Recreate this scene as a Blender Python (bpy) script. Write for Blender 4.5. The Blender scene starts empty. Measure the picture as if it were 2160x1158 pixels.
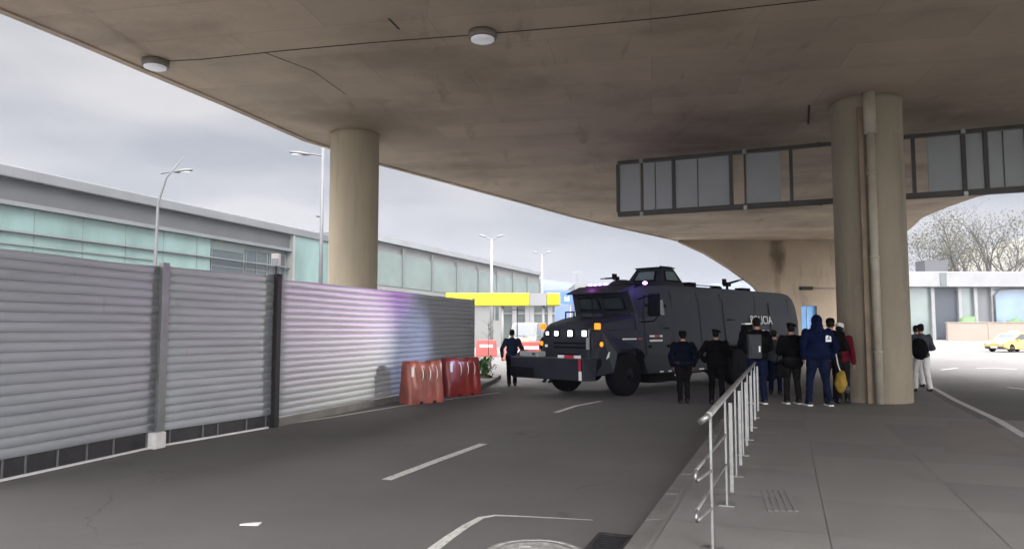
import bpy, bmesh, math, random
from mathutils import Vector, Matrix, noise
R = math.radians
scene = bpy.context.scene
COL = scene.collection
random.seed(7)

# ------------------------------------------------------------------ camera
F = 1550.0; CX, CY = 1080.0, 579.0; CAMH = 1.70; PITCH = math.atan(116 / F)
cd = bpy.data.cameras.new('camera'); cam = bpy.data.objects.new('camera', cd); COL.objects.link(cam)
cam.location = (0, 0, CAMH); cam.rotation_euler = (R(90) + PITCH, 0, 0)
cd.sensor_width = 36; cd.lens = 36 * F / 2160; cd.clip_start = .05; cd.clip_end = 3000
scene.camera = cam

# ------------------------------------------------------------------ world, sun, exposure
SUN_EL, SUN_AZ = R(42), R(150)
w = bpy.data.worlds.new('World'); scene.world = w; w.use_nodes = True
nt = w.node_tree; N = nt.nodes; L = nt.links; N.clear()
out = N.new('ShaderNodeOutputWorld')
sky = N.new('ShaderNodeTexSky'); sky.sky_type = 'NISHITA'; sky.sun_disc = False
sky.sun_elevation = SUN_EL; sky.sun_rotation = SUN_AZ; sky.air_density = 1.2; sky.dust_density = 3
bg1 = N.new('ShaderNodeBackground'); bg1.inputs[1].default_value = .06
L.new(sky.outputs[0], bg1.inputs[0])
tc = N.new('ShaderNodeTexCoord')
sep = N.new('ShaderNodeSeparateXYZ'); L.new(tc.outputs['Generated'], sep.inputs[0])
mp = N.new('ShaderNodeMapping'); mp.inputs['Scale'].default_value = (1.5, 1.0, 4.6); mp.inputs['Location'].default_value = (.35, 0, .1)
L.new(tc.outputs['Generated'], mp.inputs[0])
nz = N.new('ShaderNodeTexNoise'); nz.inputs['Scale'].default_value = 1.9; nz.inputs['Detail'].default_value = 5; nz.inputs['Roughness'].default_value = .40
L.new(mp.outputs[0], nz.inputs[0])
rp = N.new('ShaderNodeValToRGB'); e = rp.color_ramp.elements
e[0].position = .40; e[0].color = (.53, .55, .60, 1); e[1].position = .58; e[1].color = (1.04, .99, .975, 1)
L.new(nz.outputs[0], rp.inputs[0])
# overcast: brighter overhead, pushed well beyond that to lift the light under the deck
mr = N.new('ShaderNodeMapRange'); mr.inputs[1].default_value = .37; mr.inputs[2].default_value = .80; mr.inputs[3].default_value = .76; mr.inputs[4].default_value = 9.5; mr.interpolation_type = 'SMOOTHSTEP'
L.new(sep.outputs[2], mr.inputs[0])
bg2 = N.new('ShaderNodeBackground'); L.new(rp.outputs[0], bg2.inputs[0])
# bright lobe added to the sky behind the camera, lighting under the deck
dt = N.new('ShaderNodeVectorMath'); dt.operation = 'DOT_PRODUCT'; dt.inputs[1].default_value = Vector((.10, -.85, .45)).normalized(); L.new(tc.outputs['Generated'], dt.inputs[0])
m2 = N.new('ShaderNodeMapRange'); m2.interpolation_type = 'SMOOTHSTEP'; m2.inputs[1].default_value = .1; m2.inputs[2].default_value = .95; m2.inputs[3].default_value = 0; m2.inputs[4].default_value = 9.5; L.new(dt.outputs['Value'], m2.inputs[0])
ad = N.new('ShaderNodeMath'); ad.operation = 'ADD'; L.new(mr.outputs[0], ad.inputs[0]); L.new(m2.outputs[0], ad.inputs[1])
hz = N.new('ShaderNodeMapRange'); hz.interpolation_type = 'SMOOTHSTEP'; hz.inputs[1].default_value = 0; hz.inputs[2].default_value = .26; hz.inputs[3].default_value = .17; hz.inputs[4].default_value = 0; L.new(sep.outputs[2], hz.inputs[0])
a2 = N.new('ShaderNodeMath'); a2.operation = 'ADD'; L.new(ad.outputs[0], a2.inputs[0]); L.new(hz.outputs[0], a2.inputs[1]); ad = a2
mul = N.new('ShaderNodeMath'); mul.operation = 'MULTIPLY'; mul.inputs[1].default_value = .62; L.new(ad.outputs[0], mul.inputs[0]); L.new(mul.outputs[0], bg2.inputs[1])
mx = N.new('ShaderNodeMixShader'); mx.inputs[0].default_value = .92
L.new(bg1.outputs[0], mx.inputs[1]); L.new(bg2.outputs[0], mx.inputs[2]); L.new(mx.outputs[0], out.inputs[0])
sd = bpy.data.lights.new('sun', 'SUN'); sd.energy = 1.5; sd.angle = R(25); sd.color = (1, .96, .9)
so = bpy.data.objects.new('sun', sd); COL.objects.link(so)
so.rotation_euler = Vector((math.sin(SUN_AZ) * math.cos(SUN_EL), math.cos(SUN_AZ) * math.cos(SUN_EL), math.sin(SUN_EL))).to_track_quat('Z', 'Y').to_euler()
vs = scene.view_settings; vs.view_transform = 'Standard'; vs.look = 'None'; vs.gamma = 1; vs.use_curve_mapping = False; vs.exposure = .58
cy = scene.cycles; cy.max_bounces = 7; cy.diffuse_bounces = 5; cy.glossy_bounces = 3; cy.sample_clamp_indirect = 6
cy.use_denoising = True; cy.caustics_reflective = False; cy.caustics_refractive = False

# ------------------------------------------------------------------ helpers: where a direction meets a plane of the place
def ray(px, py):
    u, v = (px - CX) / F, (CY - py) / F
    c, s = math.cos(PITCH), math.sin(PITCH)
    return Vector((u, c - v * s, s + v * c))
def on_z(px, py, z=0.0):
    d = ray(px, py); t = (z - CAMH) / d.z
    return Vector((d.x * t, d.y * t, z))
def on_y(px, py, Y):
    d = ray(px, py); t = Y / d.y
    return Vector((d.x * t, Y, CAMH + d.z * t))
def on_line(px, py, P, D):
    d = ray(px, py); k = d.x / d.y          # x = k*y
    s = (k * P[1] - P[0]) / (D[0] - k * D[1])
    Y = P[1] + s * D[1]; t = Y / d.y
    return s, CAMH + d.z * t

# ------------------------------------------------------------------ materials
def mat(name, col, rough=.6, metal=0.0, var=0.0, vscale=3.0, bump=0.0, bscale=40.0, col2=None, spec=.5, emit=None, estr=0, stretch=(1, 1, 1), coat=0, detail=6, trans=0):
    m = bpy.data.materials.new(name); m.use_nodes = True
    nt = m.node_tree; b = nt.nodes['Principled BSDF']
    b.inputs['Base Color'].default_value = (*col, 1); b.inputs['Roughness'].default_value = rough; b.inputs['Metallic'].default_value = metal
    b.inputs['Specular IOR Level'].default_value = spec; b.inputs['Coat Weight'].default_value = coat
    if trans: b.inputs['Transmission Weight'].default_value = trans
    if emit: b.inputs['Emission Color'].default_value = (*emit, 1); b.inputs['Emission Strength'].default_value = estr
    if var or bump or col2:
        t = nt.nodes.new('ShaderNodeTexCoord'); mp = nt.nodes.new('ShaderNodeMapping'); mp.inputs['Scale'].default_value = stretch
        nt.links.new(t.outputs['Object'], mp.inputs[0])
    if var or col2:
        n = nt.nodes.new('ShaderNodeTexNoise'); n.inputs['Scale'].default_value = vscale; n.inputs['Detail'].default_value = detail; n.inputs['Roughness'].default_value = .6
        nt.links.new(mp.outputs[0], n.inputs[0])
        r = nt.nodes.new('ShaderNodeValToRGB'); el = r.color_ramp.elements; el[0].position = .32; el[1].position = .68
        c2 = col2 if col2 else tuple(min(1, c * (1 + var)) for c in col); c1 = col if col2 else tuple(c * (1 - var) for c in col)
        el[0].color = (*c1, 1); el[1].color = (*c2, 1)
        nt.links.new(n.outputs[0], r.inputs[0]); nt.links.new(r.outputs[0], b.inputs['Base Color'])
        mm = nt.nodes.new('ShaderNodeMapRange'); mm.inputs[3].default_value = max(.03, rough - .12); mm.inputs[4].default_value = min(1, rough + .12)
        nt.links.new(n.outputs[0], mm.inputs[0]); nt.links.new(mm.outputs[0], b.inputs['Roughness'])
    if bump:
        n2 = nt.nodes.new('ShaderNodeTexNoise'); n2.inputs['Scale'].default_value = bscale; n2.inputs['Detail'].default_value = 4
        nt.links.new(mp.outputs[0], n2.inputs[0])
        bp = nt.nodes.new('ShaderNodeBump'); bp.inputs['Strength'].default_value = bump; bp.inputs['Distance'].default_value = .02
        nt.links.new(n2.outputs[0], bp.inputs['Height']); nt.links.new(bp.outputs[0], b.inputs['Normal'])
    return m

def add_stains(m, scale, amount, col, stretch=(1, 1, 1), lo=.5, hi=.72, seed=0):
    """a second, larger layer of stains multiplied over the base colour"""
    nt = m.node_tree; b = nt.nodes['Principled BSDF']; src = b.inputs['Base Color'].links[0].from_socket
    t = nt.nodes.new('ShaderNodeTexCoord'); mp = nt.nodes.new('ShaderNodeMapping'); mp.inputs['Scale'].default_value = stretch; mp.inputs['Location'].default_value = (seed, seed * .7, 0)
    nt.links.new(t.outputs['Object'], mp.inputs[0])
    n = nt.nodes.new('ShaderNodeTexNoise'); n.inputs['Scale'].default_value = scale; n.inputs['Detail'].default_value = 8; n.inputs['Roughness'].default_value = .62
    nt.links.new(mp.outputs[0], n.inputs[0])
    r = nt.nodes.new('ShaderNodeMapRange'); r.inputs[1].default_value = lo; r.inputs[2].default_value = hi; r.inputs[3].default_value = 0; r.inputs[4].default_value = amount
    nt.links.new(n.outputs[0], r.inputs[0])
    x = nt.nodes.new('ShaderNodeMix'); x.data_type = 'RGBA'; x.blend_type = 'MIX'
    nt.links.new(r.outputs[0], x.inputs[0]); nt.links.new(src, x.inputs[6]); x.inputs[7].default_value = (*col, 1)
    nt.links.new(x.outputs[2], b.inputs['Base Color'])

M = {}
M['soffit'] = mat('soffit concrete', (.455, .38, .295), .85, var=.12, vscale=.5, bump=.35, bscale=9, detail=10)
add_stains(M['soffit'], .16, .80, (.17, .13, .092), (1, 1.2, 1), .48, .70, 3)
add_stains(M['soffit'], .55, .5, (.54, .45, .35), (.5, 1.6, 1), .56, .75, 11)
add_stains(M['soffit'], .9, .5, (.17, .13, .09), (1.8, .35, 1), .60, .72, 23)
def board_marks(m, rot, w, h, amt):
    nt = m.node_tree; b = nt.nodes['Principled BSDF']; src = b.inputs['Base Color'].links[0].from_socket
    t = nt.nodes.new('ShaderNodeTexCoord'); mp = nt.nodes.new('ShaderNodeMapping'); mp.inputs['Rotation'].default_value = (0, 0, rot); nt.links.new(t.outputs['Object'], mp.inputs[0])
    k = nt.nodes.new('ShaderNodeTexBrick'); k.inputs['Scale'].default_value = 1; k.inputs['Brick Width'].default_value = w; k.inputs['Row Height'].default_value = h; k.inputs['Mortar Size'].default_value = .012; k.inputs['Mortar Smooth'].default_value = 1
    k.inputs['Color1'].default_value = (.90, .90, .90, 1); k.inputs['Color2'].default_value = (1.06, 1.05, 1.04, 1); k.inputs['Mortar'].default_value = (amt, amt, amt, 1); nt.links.new(mp.outputs[0], k.inputs[0])
    x = nt.nodes.new('ShaderNodeMix'); x.data_type = 'RGBA'; x.blend_type = 'MULTIPLY'; x.inputs[0].default_value = 1
    nt.links.new(src, x.inputs[6]); nt.links.new(k.outputs[0], x.inputs[7]); nt.links.new(x.outputs[2], b.inputs['Base Color'])
board_marks(M['soffit'], R(11), 3.6, 1.25, .72)
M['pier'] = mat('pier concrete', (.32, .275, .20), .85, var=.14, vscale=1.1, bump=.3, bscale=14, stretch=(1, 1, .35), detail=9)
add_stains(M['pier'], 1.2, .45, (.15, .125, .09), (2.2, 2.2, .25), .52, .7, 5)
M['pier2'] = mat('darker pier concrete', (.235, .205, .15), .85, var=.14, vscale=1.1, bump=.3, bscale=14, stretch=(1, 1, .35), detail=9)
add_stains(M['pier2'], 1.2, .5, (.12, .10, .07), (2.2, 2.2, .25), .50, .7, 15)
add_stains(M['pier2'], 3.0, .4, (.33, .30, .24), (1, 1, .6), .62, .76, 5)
M['abut'] = mat('abutment concrete', (.30, .24, .175), .88, var=.12, vscale=.5, bump=.3, bscale=9, detail=9)
add_stains(M['abut'], .7, .6, (.15, .11, .075), (1.6, 1, .35), .55, .68, 9)
M['soot'] = mat('soot stained concrete', (.20, .155, .11), .9, var=.2, vscale=2)
M['asphalt'] = mat('asphalt', (.15, .146, .141), .84, var=.10, vscale=.6, bump=.5, bscale=170, detail=12, spec=.3)
add_stains(M['asphalt'], .25, .5, (.12, .117, .114), (1.5, .5, 1), .48, .7, 2)
add_stains(M['asphalt'], 2.6, .25, (.20, .195, .19), (1, 1, 1), .60, .8, 4)
def cracks(m, scale, col, wd, stretch=(1, 1, 1)):
    nt = m.node_tree; b = nt.nodes['Principled BSDF']; src = b.inputs['Base Color'].links[0].from_socket
    t = nt.nodes.new('ShaderNodeTexCoord'); mp = nt.nodes.new('ShaderNodeMapping'); mp.inputs['Scale'].default_value = stretch; nt.links.new(t.outputs['Object'], mp.inputs[0])
    n0 = nt.nodes.new('ShaderNodeTexNoise'); n0.inputs['Scale'].default_value = 1.3; n0.inputs['Detail'].default_value = 5; nt.links.new(mp.outputs[0], n0.inputs[0])
    ad = nt.nodes.new('ShaderNodeMix'); ad.data_type = 'RGBA'; ad.blend_type = 'LINEAR_LIGHT'; ad.inputs[0].default_value = .45; nt.links.new(mp.outputs[0], ad.inputs[6]); nt.links.new(n0.outputs['Color'], ad.inputs[7])
    v = nt.nodes.new('ShaderNodeTexVoronoi'); v.feature = 'DISTANCE_TO_EDGE'; v.inputs['Scale'].default_value = scale; nt.links.new(ad.outputs[2], v.inputs['Vector'])
    r = nt.nodes.new('ShaderNodeMapRange'); r.inputs[1].default_value = 0; r.inputs[2].default_value = wd; r.inputs[3].default_value = .5; r.inputs[4].default_value = 0; nt.links.new(v.outputs['Distance'], r.inputs[0])
    n1 = nt.nodes.new('ShaderNodeTexNoise'); n1.inputs['Scale'].default_value = .35; nt.links.new(t.outputs['Object'], n1.inputs[0])
    r1 = nt.nodes.new('ShaderNodeMapRange'); r1.inputs[1].default_value = .5; r1.inputs[2].default_value = .62; nt.links.new(n1.outputs[0], r1.inputs[0])
    mu = nt.nodes.new('ShaderNodeMath'); mu.operation = 'MULTIPLY'; nt.links.new(r.outputs[0], mu.inputs[0]); nt.links.new(r1.outputs[0], mu.inputs[1])
    x = nt.nodes.new('ShaderNodeMix'); x.data_type = 'RGBA'; nt.links.new(mu.outputs[0], x.inputs[0]); nt.links.new(src, x.inputs[6]); x.inputs[7].default_value = (*col, 1); nt.links.new(x.outputs[2], b.inputs['Base Color'])
cracks(M['asphalt'], .42, (.06, .058, .056), .006)
add_stains(M['asphalt'], 1.1, .6, (.075, .072, .07), (1, .5, 1), .66, .74, 31)
add_stains(M['asphalt'], 60, .35, (.26, .25, .24), (1, 1, 1), .62, .75, 1)
M['dark'] = mat('dark rubber', (.012, .012, .014), .85, var=.3, vscale=8)
M['paint'] = mat('road paint', (.62, .61, .58), .7, var=.18, vscale=9, bump=.2, bscale=60, col2=None)
add_stains(M['paint'], 14, .8, (.22, .215, .21), (1, 1, 1), .58, .66, 7)
M['kerb'] = mat('kerb concrete', (.145, .14, .132), .85, var=.18, vscale=3, bump=.3, bscale=30)
add_stains(M['kerb'], 1.6, .6, (.10, .095, .09), (1, 1, 1), .52, .7, 7)
M['paving'] = mat('pavement concrete', (.175, .172, .163), .72, var=.08, vscale=1.3, bump=.25, bscale=70, detail=10)
add_stains(M['paving'], .5, .45, (.12, .117, .11), (1, .7, 1), .5, .7, 7)
M['groundm'] = mat('pale ground', (.13, .13, .125), .9, var=.12, vscale=.05)
M['verge'] = mat('dry verge', (.10, .12, .06), .95, var=.4, vscale=3, bump=.5, bscale=20)
M['sheet'] = mat('painted steel sheet', (.355, .378, .40), .60, metal=.1, var=.10, vscale=1.2, bump=.08, bscale=7, stretch=(.25, .25, 3), detail=7)
add_stains(M['sheet'], 1.5, .35, (.28, .29, .31), (.3, .3, 5), .55, .75, 4)
add_stains(M['sheet'], 5, .35, (.17, .14, .11), (.6, .6, .35), .64, .78, 14)
M['post'] = mat('dull steel post', (.22, .23, .235), .5, metal=.5, var=.15, vscale=4)
M['rust'] = mat('dark rusty post', (.035, .025, .03), .8, var=.4, vscale=12)
M['gap'] = mat('dark skirting boards', (.035, .034, .036), .8, var=.3, vscale=5)
M['white'] = mat('white paint', (.72, .72, .72), .5, var=.06, vscale=4)
M['whitec'] = mat('white concrete', (.62, .61, .6), .8, var=.12, vscale=6)
M['galv'] = mat('galvanised tube', (.30, .305, .30), .42, metal=.75, var=.15, vscale=9)
M['steelg'] = mat('grey sheet panel', (.30, .32, .325), .6, var=.06, vscale=1.2)
M['steeld'] = mat('dark steel angle', (.06, .057, .053), .6, metal=.3, var=.2, vscale=4)
M['lampm'] = mat('lamp post paint', (.10, .105, .11), .5, var=.1, vscale=3)
M['bwhite'] = mat('weathered white paint', (.21, .212, .215), .6, var=.1, vscale=.5)
M['lens'] = mat('lamp lens', (.62, .62, .64), .3, emit=(.9, .92, 1), estr=.12)
M['housing'] = mat('lamp housing', (.16, .14, .12), .6)
M['glasst'] = mat('teal glazing', (.125, .19, .18), .2, var=.22, vscale=.35, stretch=(1, 1, .5), spec=.9)
M['glassg'] = mat('grey green glazing', (.13, .165, .155), .2, var=.15, vscale=.3, spec=.8)
M['glassb'] = mat('blue glazing', (.13, .20, .28), .15, var=.2, vscale=.2, spec=.8)
M['glassd'] = mat('dark window glass', (.045, .06, .065), .08, spec=.9)
M['louvre'] = mat('grey cladding band', (.062, .066, .070), .6, var=.10, vscale=.4)
M['roofp'] = mat('pale roof metal', (.112, .12, .125), .5, var=.10, vscale=.4)
M['clad'] = mat('pale wall cladding', (.165, .17, .165), .7, var=.07, vscale=.15)
M['yellow'] = mat('yellow paint', (.34, .335, .006), .5, var=.06, vscale=2)
M['redp'] = mat('red plastic', (.22, .022, .018), .38, var=.22, vscale=2.2, bump=.1, bscale=9)
M['redpale'] = mat('faded red plastic', (.30, .085, .065), .45, var=.28, vscale=2.2, bump=.1, bscale=9)
M['redb'] = mat('bright red plastic', (.40, .04, .035), .45, var=.1, vscale=2)
M['reflw'] = mat('white reflective tape', (.75, .75, .72), .35)
M['reflr'] = mat('red reflective tape', (.38, .02, .05), .35)
M['leaf'] = mat('green leaves', (.035, .105, .03), .55, col2=(.08, .19, .045), vscale=6)
M['leaf2'] = mat('pale olive leaves', (.095, .09, .04), .6, col2=(.16, .15, .085), vscale=3)
M['leaf3'] = mat('dark shrub leaves', (.045, .10, .03), .6, col2=(.09, .16, .06), vscale=3)
M['bark'] = mat('grey bark', (.055, .05, .042), .9, var=.3, vscale=4, stretch=(1, 1, .2))
M['soil'] = mat('soil', (.06, .045, .03), .95, var=.3, vscale=9)
M['hill'] = mat('far hill', (.10, .12, .15), .95, var=.2, vscale=.02, detail=10)
M['hill2'] = mat('quarried hillside', (.115, .112, .085), .95, col2=(.19, .185, .16), vscale=.05, detail=10)
M['armour'] = mat('dark grey armour paint', (.015, .019, .030), .55, spec=.35, var=.18, vscale=1.6, bump=.06, bscale=25)
add_stains(M['armour'], .9, .5, (.030, .033, .040), (1, 1, .6), .5, .75, 3)
add_stains(M['armour'], 9, .35, (.035, .037, .042), (.5, .5, 2), .62, .75, 8)
M['armour2'] = mat('black underbody', (.006, .006, .008), .85, spec=.15, var=.3, vscale=6)
M['tyre'] = mat('tyre rubber', (.008, .008, .011), .9, spec=.12, var=.3, vscale=9, bump=.3, bscale=40)
M['rim'] = mat('dark wheel rim', (.03, .031, .035), .5, metal=.4, var=.2, vscale=5)
M['screen'] = mat('armoured glass', (.03, .045, .052), .06, spec=1.0, coat=.3)
M['screenl'] = mat('pale teal armoured glass', (.13, .19, .20), .12, spec=1.0, coat=.4, var=.15, vscale=5)
M['hlamp'] = mat('headlamp glass', (.9, .95, .9), .2, emit=(.86, 1, .93), estr=9)
M['hlamp_low'] = mat('headlamp glass dim', (.8, .85, .8), .2, emit=(.86, 1, .93), estr=1.6)
M['amber'] = mat('amber lens', (.85, .22, .01), .25, emit=(1, .30, .02), estr=.9)
M['violet'] = mat('lit violet beacon', (.6, .4, 1), .25, emit=(.55, .25, 1), estr=6)
M['skin'] = mat('skin', (.36, .20, .13), .55, var=.06, vscale=20)
M['hair'] = mat('black hair', (.005, .0045, .0045), .7, spec=.15, var=.3, vscale=40)
M['shirt_navy'] = mat('navy cloth', (.0035, .005, .014), .85, spec=.06, var=.2, vscale=6, bump=.3, bscale=14)
M['blue'] = mat('blue cloth', (.0035, .007, .030), .85, spec=.06, var=.2, vscale=6, bump=.3, bscale=14)
M['navyl'] = mat('dusk blue cloth', (.010, .022, .05), .85, spec=.06, var=.2, vscale=6, bump=.3, bscale=14)
M['black'] = mat('black cloth', (.004, .004, .005), .85, spec=.06, var=.3, vscale=6, bump=.3, bscale=14)
M['char'] = mat('charcoal cloth', (.010, .009, .009), .85, spec=.06, var=.25, vscale=6, bump=.3, bscale=14)
M['jeans'] = mat('blue jeans', (.006, .010, .030), .85, spec=.06, var=.25, vscale=7, bump=.3, bscale=14)
M['trous'] = mat('dark trousers', (.007, .006, .008), .85, spec=.06, var=.25, vscale=7, bump=.3, bscale=14)
M['whitecl'] = mat('white cloth', (.62, .62, .60), .85, spec=.06, var=.08, vscale=7, bump=.3, bscale=14)
M['redcl'] = mat('red cloth', (.085, .006, .014), .85, spec=.06, var=.2, vscale=6, bump=.3, bscale=14)
M['yelcl'] = mat('yellow cloth', (.24, .15, .008), .7, var=.15, vscale=6, bump=.2, bscale=10)
M['greycl'] = mat('grey cloth', (.032, .037, .045), .8, var=.2, vscale=6, bump=.3, bscale=14)
M['shoe'] = mat('dark shoe', (.012, .012, .013), .6)
M['sole'] = mat('white sole', (.7, .69, .67), .6)
M['bluesign'] = mat('blue sign face', (.06, .14, .42), .5)
M['bluebld'] = mat('blue grey cladding', (.10, .15, .28), .6, var=.08, vscale=.2)
M['navyp'] = mat('slate panel', (.03, .037, .05), .5, var=.08, vscale=.3)
M['peach'] = mat('peach wall paint', (.24, .20, .165), .8, var=.08, vscale=.2)
M['taxi'] = mat('taxi paint', (.42, .30, .10), .3, coat=.5)
M['iron'] = mat('cast iron', (.40, .40, .385), .6, metal=.3, var=.35, vscale=16, bump=.4, bscale=60)
M['ironw'] = mat('worn paint on iron', (.62, .62, .6), .6, var=.25, vscale=20)
M['bluelit'] = mat('daylit blue doorway', (.05, .20, .42), .2, emit=(.10, .30, .62), estr=.35, var=.3, vscale=1.2)  # weak emission stands in for daylight behind the door glass
M['camo'] = mat('beige plastic', (.26, .20, .13), .5, var=.08, vscale=2)

# ------------------------------------------------------------------ mesh building
class MB:
    def __init__(s): s.bm = bmesh.new(); s.mi = 0
    def face(s, pts, smooth=False):
        try:
            f = s.bm.faces.new([s.bm.verts.new(p) for p in pts]); f.material_index = s.mi; f.smooth = smooth; return f
        except ValueError: pass
    def hexa(s, b, t):
        """b, t: four points each, same winding"""
        vb = [s.bm.verts.new(p) for p in b]; vt = [s.bm.verts.new(p) for p in t]; n = len(vb)
        fs = [s.bm.faces.new(vb[::-1]), s.bm.faces.new(vt)]
        for i in range(n): fs.append(s.bm.faces.new([vb[i], vb[(i + 1) % n], vt[(i + 1) % n], vt[i]]))
        for f in fs: f.material_index = s.mi
        return s
    def box(s, x0, x1, y0, y1, z0, z1, T=None):
        b = [(x0, y0, z0), (x1, y0, z0), (x1, y1, z0), (x0, y1, z0)]; t = [(x0, y0, z1), (x1, y0, z1), (x1, y1, z1), (x0, y1, z1)]
        if T: b = [T @ Vector(p) for p in b]; t = [T @ Vector(p) for p in t]
        return s.hexa(b, t)
    def bar(s, p0, p1, wd, ht, up=(0, 0, 1)):
        p0, p1, up = Vector(p0), Vector(p1), Vector(up); d = (p1 - p0).normalized()
        a = d.cross(up)
        if a.length < 1e-4: a = d.cross(Vector((1, 0, 0)))
        a = a.normalized() * wd / 2; b = a.cross(d).normalized() * ht / 2
        q = [-a - b, a - b, a + b, -a + b]
        return s.hexa([p0 + k for k in q], [p1 + k for k in q])
    def prism(s, poly, z0, z1):
        return s.hexa([(x, y, z0) for x, y in poly], [(x, y, z1) for x, y in poly])
    def tube(s, pts, r, seg=12, caps=True, sx=1.0):
        pts = [Vector(p) for p in pts]; n = len(pts); rs = r if isinstance(r, (list, tuple)) else [r] * n
        d0 = (pts[1] - pts[0]).normalized(); ref = Vector((0, 0, 1)) if abs(d0.z) < .9 else Vector((0, 1, 0))
        a = d0.cross(ref).normalized(); rings = []
        for i, p in enumerate(pts):
            d = (pts[min(i + 1, n - 1)] - pts[max(i - 1, 0)]).normalized()
            a = (a - d * a.dot(d)).normalized(); b = d.cross(a)
            rings.append([s.bm.verts.new(p + (a * math.cos(t) * sx + b * math.sin(t)) * rs[i]) for t in [2 * math.pi * k / seg for k in range(seg)]])
        for i in range(n - 1):
            for k in range(seg):
                f = s.bm.faces.new([rings[i][k], rings[i][(k + 1) % seg], rings[i + 1][(k + 1) % seg], rings[i + 1][k]]); f.smooth = True; f.material_index = s.mi
        if caps:
            for f in (s.bm.faces.new(rings[0][::-1]), s.bm.faces.new(rings[-1])): f.material_index = s.mi
        return s
    def lathe(s, prof, c=(0, 0, 0), seg=24, T=None):
        rings = []
        for r, z in prof:
            rr = []
            for k in range(seg):
                t = 2 * math.pi * k / seg; p = Vector((r * math.cos(t), r * math.sin(t), z))
                if T: p = T @ p
                rr.append(s.bm.verts.new(p + Vector(c)))
            rings.append(rr)
        for i in range(len(rings) - 1):
            for k in range(seg):
                f = s.bm.faces.new([rings[i][k], rings[i][(k + 1) % seg], rings[i + 1][(k + 1) % seg], rings[i + 1][k]]); f.smooth = True; f.material_index = s.mi
        for f in (s.bm.faces.new(rings[0][::-1]), s.bm.faces.new(rings[-1])): f.material_index = s.mi
        return s
    def ell(s, c, r, T=None, seg=14):
        m = Matrix.Translation(Vector(c)) @ (T.to_4x4() if T else Matrix()) @ Matrix.Diagonal((*r, 1))
        v = bmesh.ops.create_uvsphere(s.bm, u_segments=seg, v_segments=seg // 2 + 2, radius=1, matrix=m)['verts']
        for f in {f for q in v for f in q.link_faces}: f.smooth = True; f.material_index = s.mi
        return s
    def cap(s, p0, p1, r0, r1, seg=12, sx=1.0):
        p0, p1 = Vector(p0), Vector(p1)
        s.tube([p0, p1], [r0, r1], seg, sx=sx)
        if sx == 1.0: s.ell(p0, (r0,) * 3, seg=12); s.ell(p1, (r1,) * 3, seg=12)
        return s
    def build(s, name, m, parent=None, bevel=0, bseg=2, loc=None, rot=None, smooth=False, weld=True):
        if weld: bmesh.ops.remove_doubles(s.bm, verts=s.bm.verts, dist=1e-5)
        bmesh.ops.recalc_face_normals(s.bm, faces=s.bm.faces)
        me = bpy.data.meshes.new(name); s.bm.to_mesh(me); s.bm.free()
        for k in (m if isinstance(m, (list, tuple)) else [m]): me.materials.append(M[k] if isinstance(k, str) else k)
        if smooth: me.polygons.foreach_set('use_smooth', [True] * len(me.polygons))
        o = bpy.data.objects.new(name, me); COL.objects.link(o)
        if parent: o.parent = parent
        if loc is not None: o.location = loc
        if rot is not None: o.rotation_euler = rot
        if bevel:
            b = o.modifiers.new('b', 'BEVEL'); b.width = bevel; b.segments = bseg; b.limit_method = 'ANGLE'; b.angle_limit = R(35)
        return o
def tag(o, label=None, cat=None, group=None, kind=None):
    if label: o['label'] = label
    if cat: o['category'] = cat
    if group: o['group'] = group
    if kind: o['kind'] = kind
    return o
def empty(name, loc=(0, 0, 0), rz=0):
    o = bpy.data.objects.new(name, None); COL.objects.link(o); o.location = loc; o.rotation_euler = (0, 0, rz); return o
def remesh(mb, voxel, smooth_it=4, disp=0.0, dseed=0, dscale=7):
    """turn overlapping solids into one continuous surface"""
    me = bpy.data.meshes.new('t'); mb.bm.to_mesh(me); mb.bm.free()
    o = bpy.data.objects.new('t', me); COL.objects.link(o)
    r = o.modifiers.new('r', 'REMESH'); r.mode = 'VOXEL'; r.voxel_size = voxel
    if smooth_it: sm = o.modifiers.new('s', 'SMOOTH'); sm.iterations = smooth_it; sm.factor = .5
    dg = bpy.context.evaluated_depsgraph_get(); dg.update()
    nm = bpy.data.meshes.new_from_object(o.evaluated_get(dg)); bpy.data.objects.remove(o)
    nm.polygons.foreach_set('use_smooth', [True] * len(nm.polygons))
    if disp:
        for v in nm.vertices:
            k = noise.noise(Vector((v.co.x * dscale + dseed, v.co.y * dscale, v.co.z * dscale * .75))) + .5 * noise.noise(v.co * dscale * 2.3 + Vector((dseed, 5, 1)))
            v.co += v.normal * k * disp
    return nm
def link(name, me, m, parent=None):
    o = bpy.data.objects.new(name, me); COL.objects.link(o)
    me.materials.clear()
    for k in (m if isinstance(m, (list, tuple)) else [m]): me.materials.append(M[k])
    if parent: o.parent = parent
    return o
def text(name, s, size, m, parent=None, mtx=None, ext=.004):
    c = bpy.data.curves.new(name, 'FONT'); c.body = s; c.size = size; c.extrude = ext; c.align_x = 'LEFT'
    t = bpy.data.objects.new('t', c); COL.objects.link(t)
    dg = bpy.context.evaluated_depsgraph_get(); dg.update()
    me = bpy.data.meshes.new_from_object(t.evaluated_get(dg)); bpy.data.objects.remove(t)
    if mtx: me.transform(mtx)
    return link(name, me, m, parent)

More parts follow.
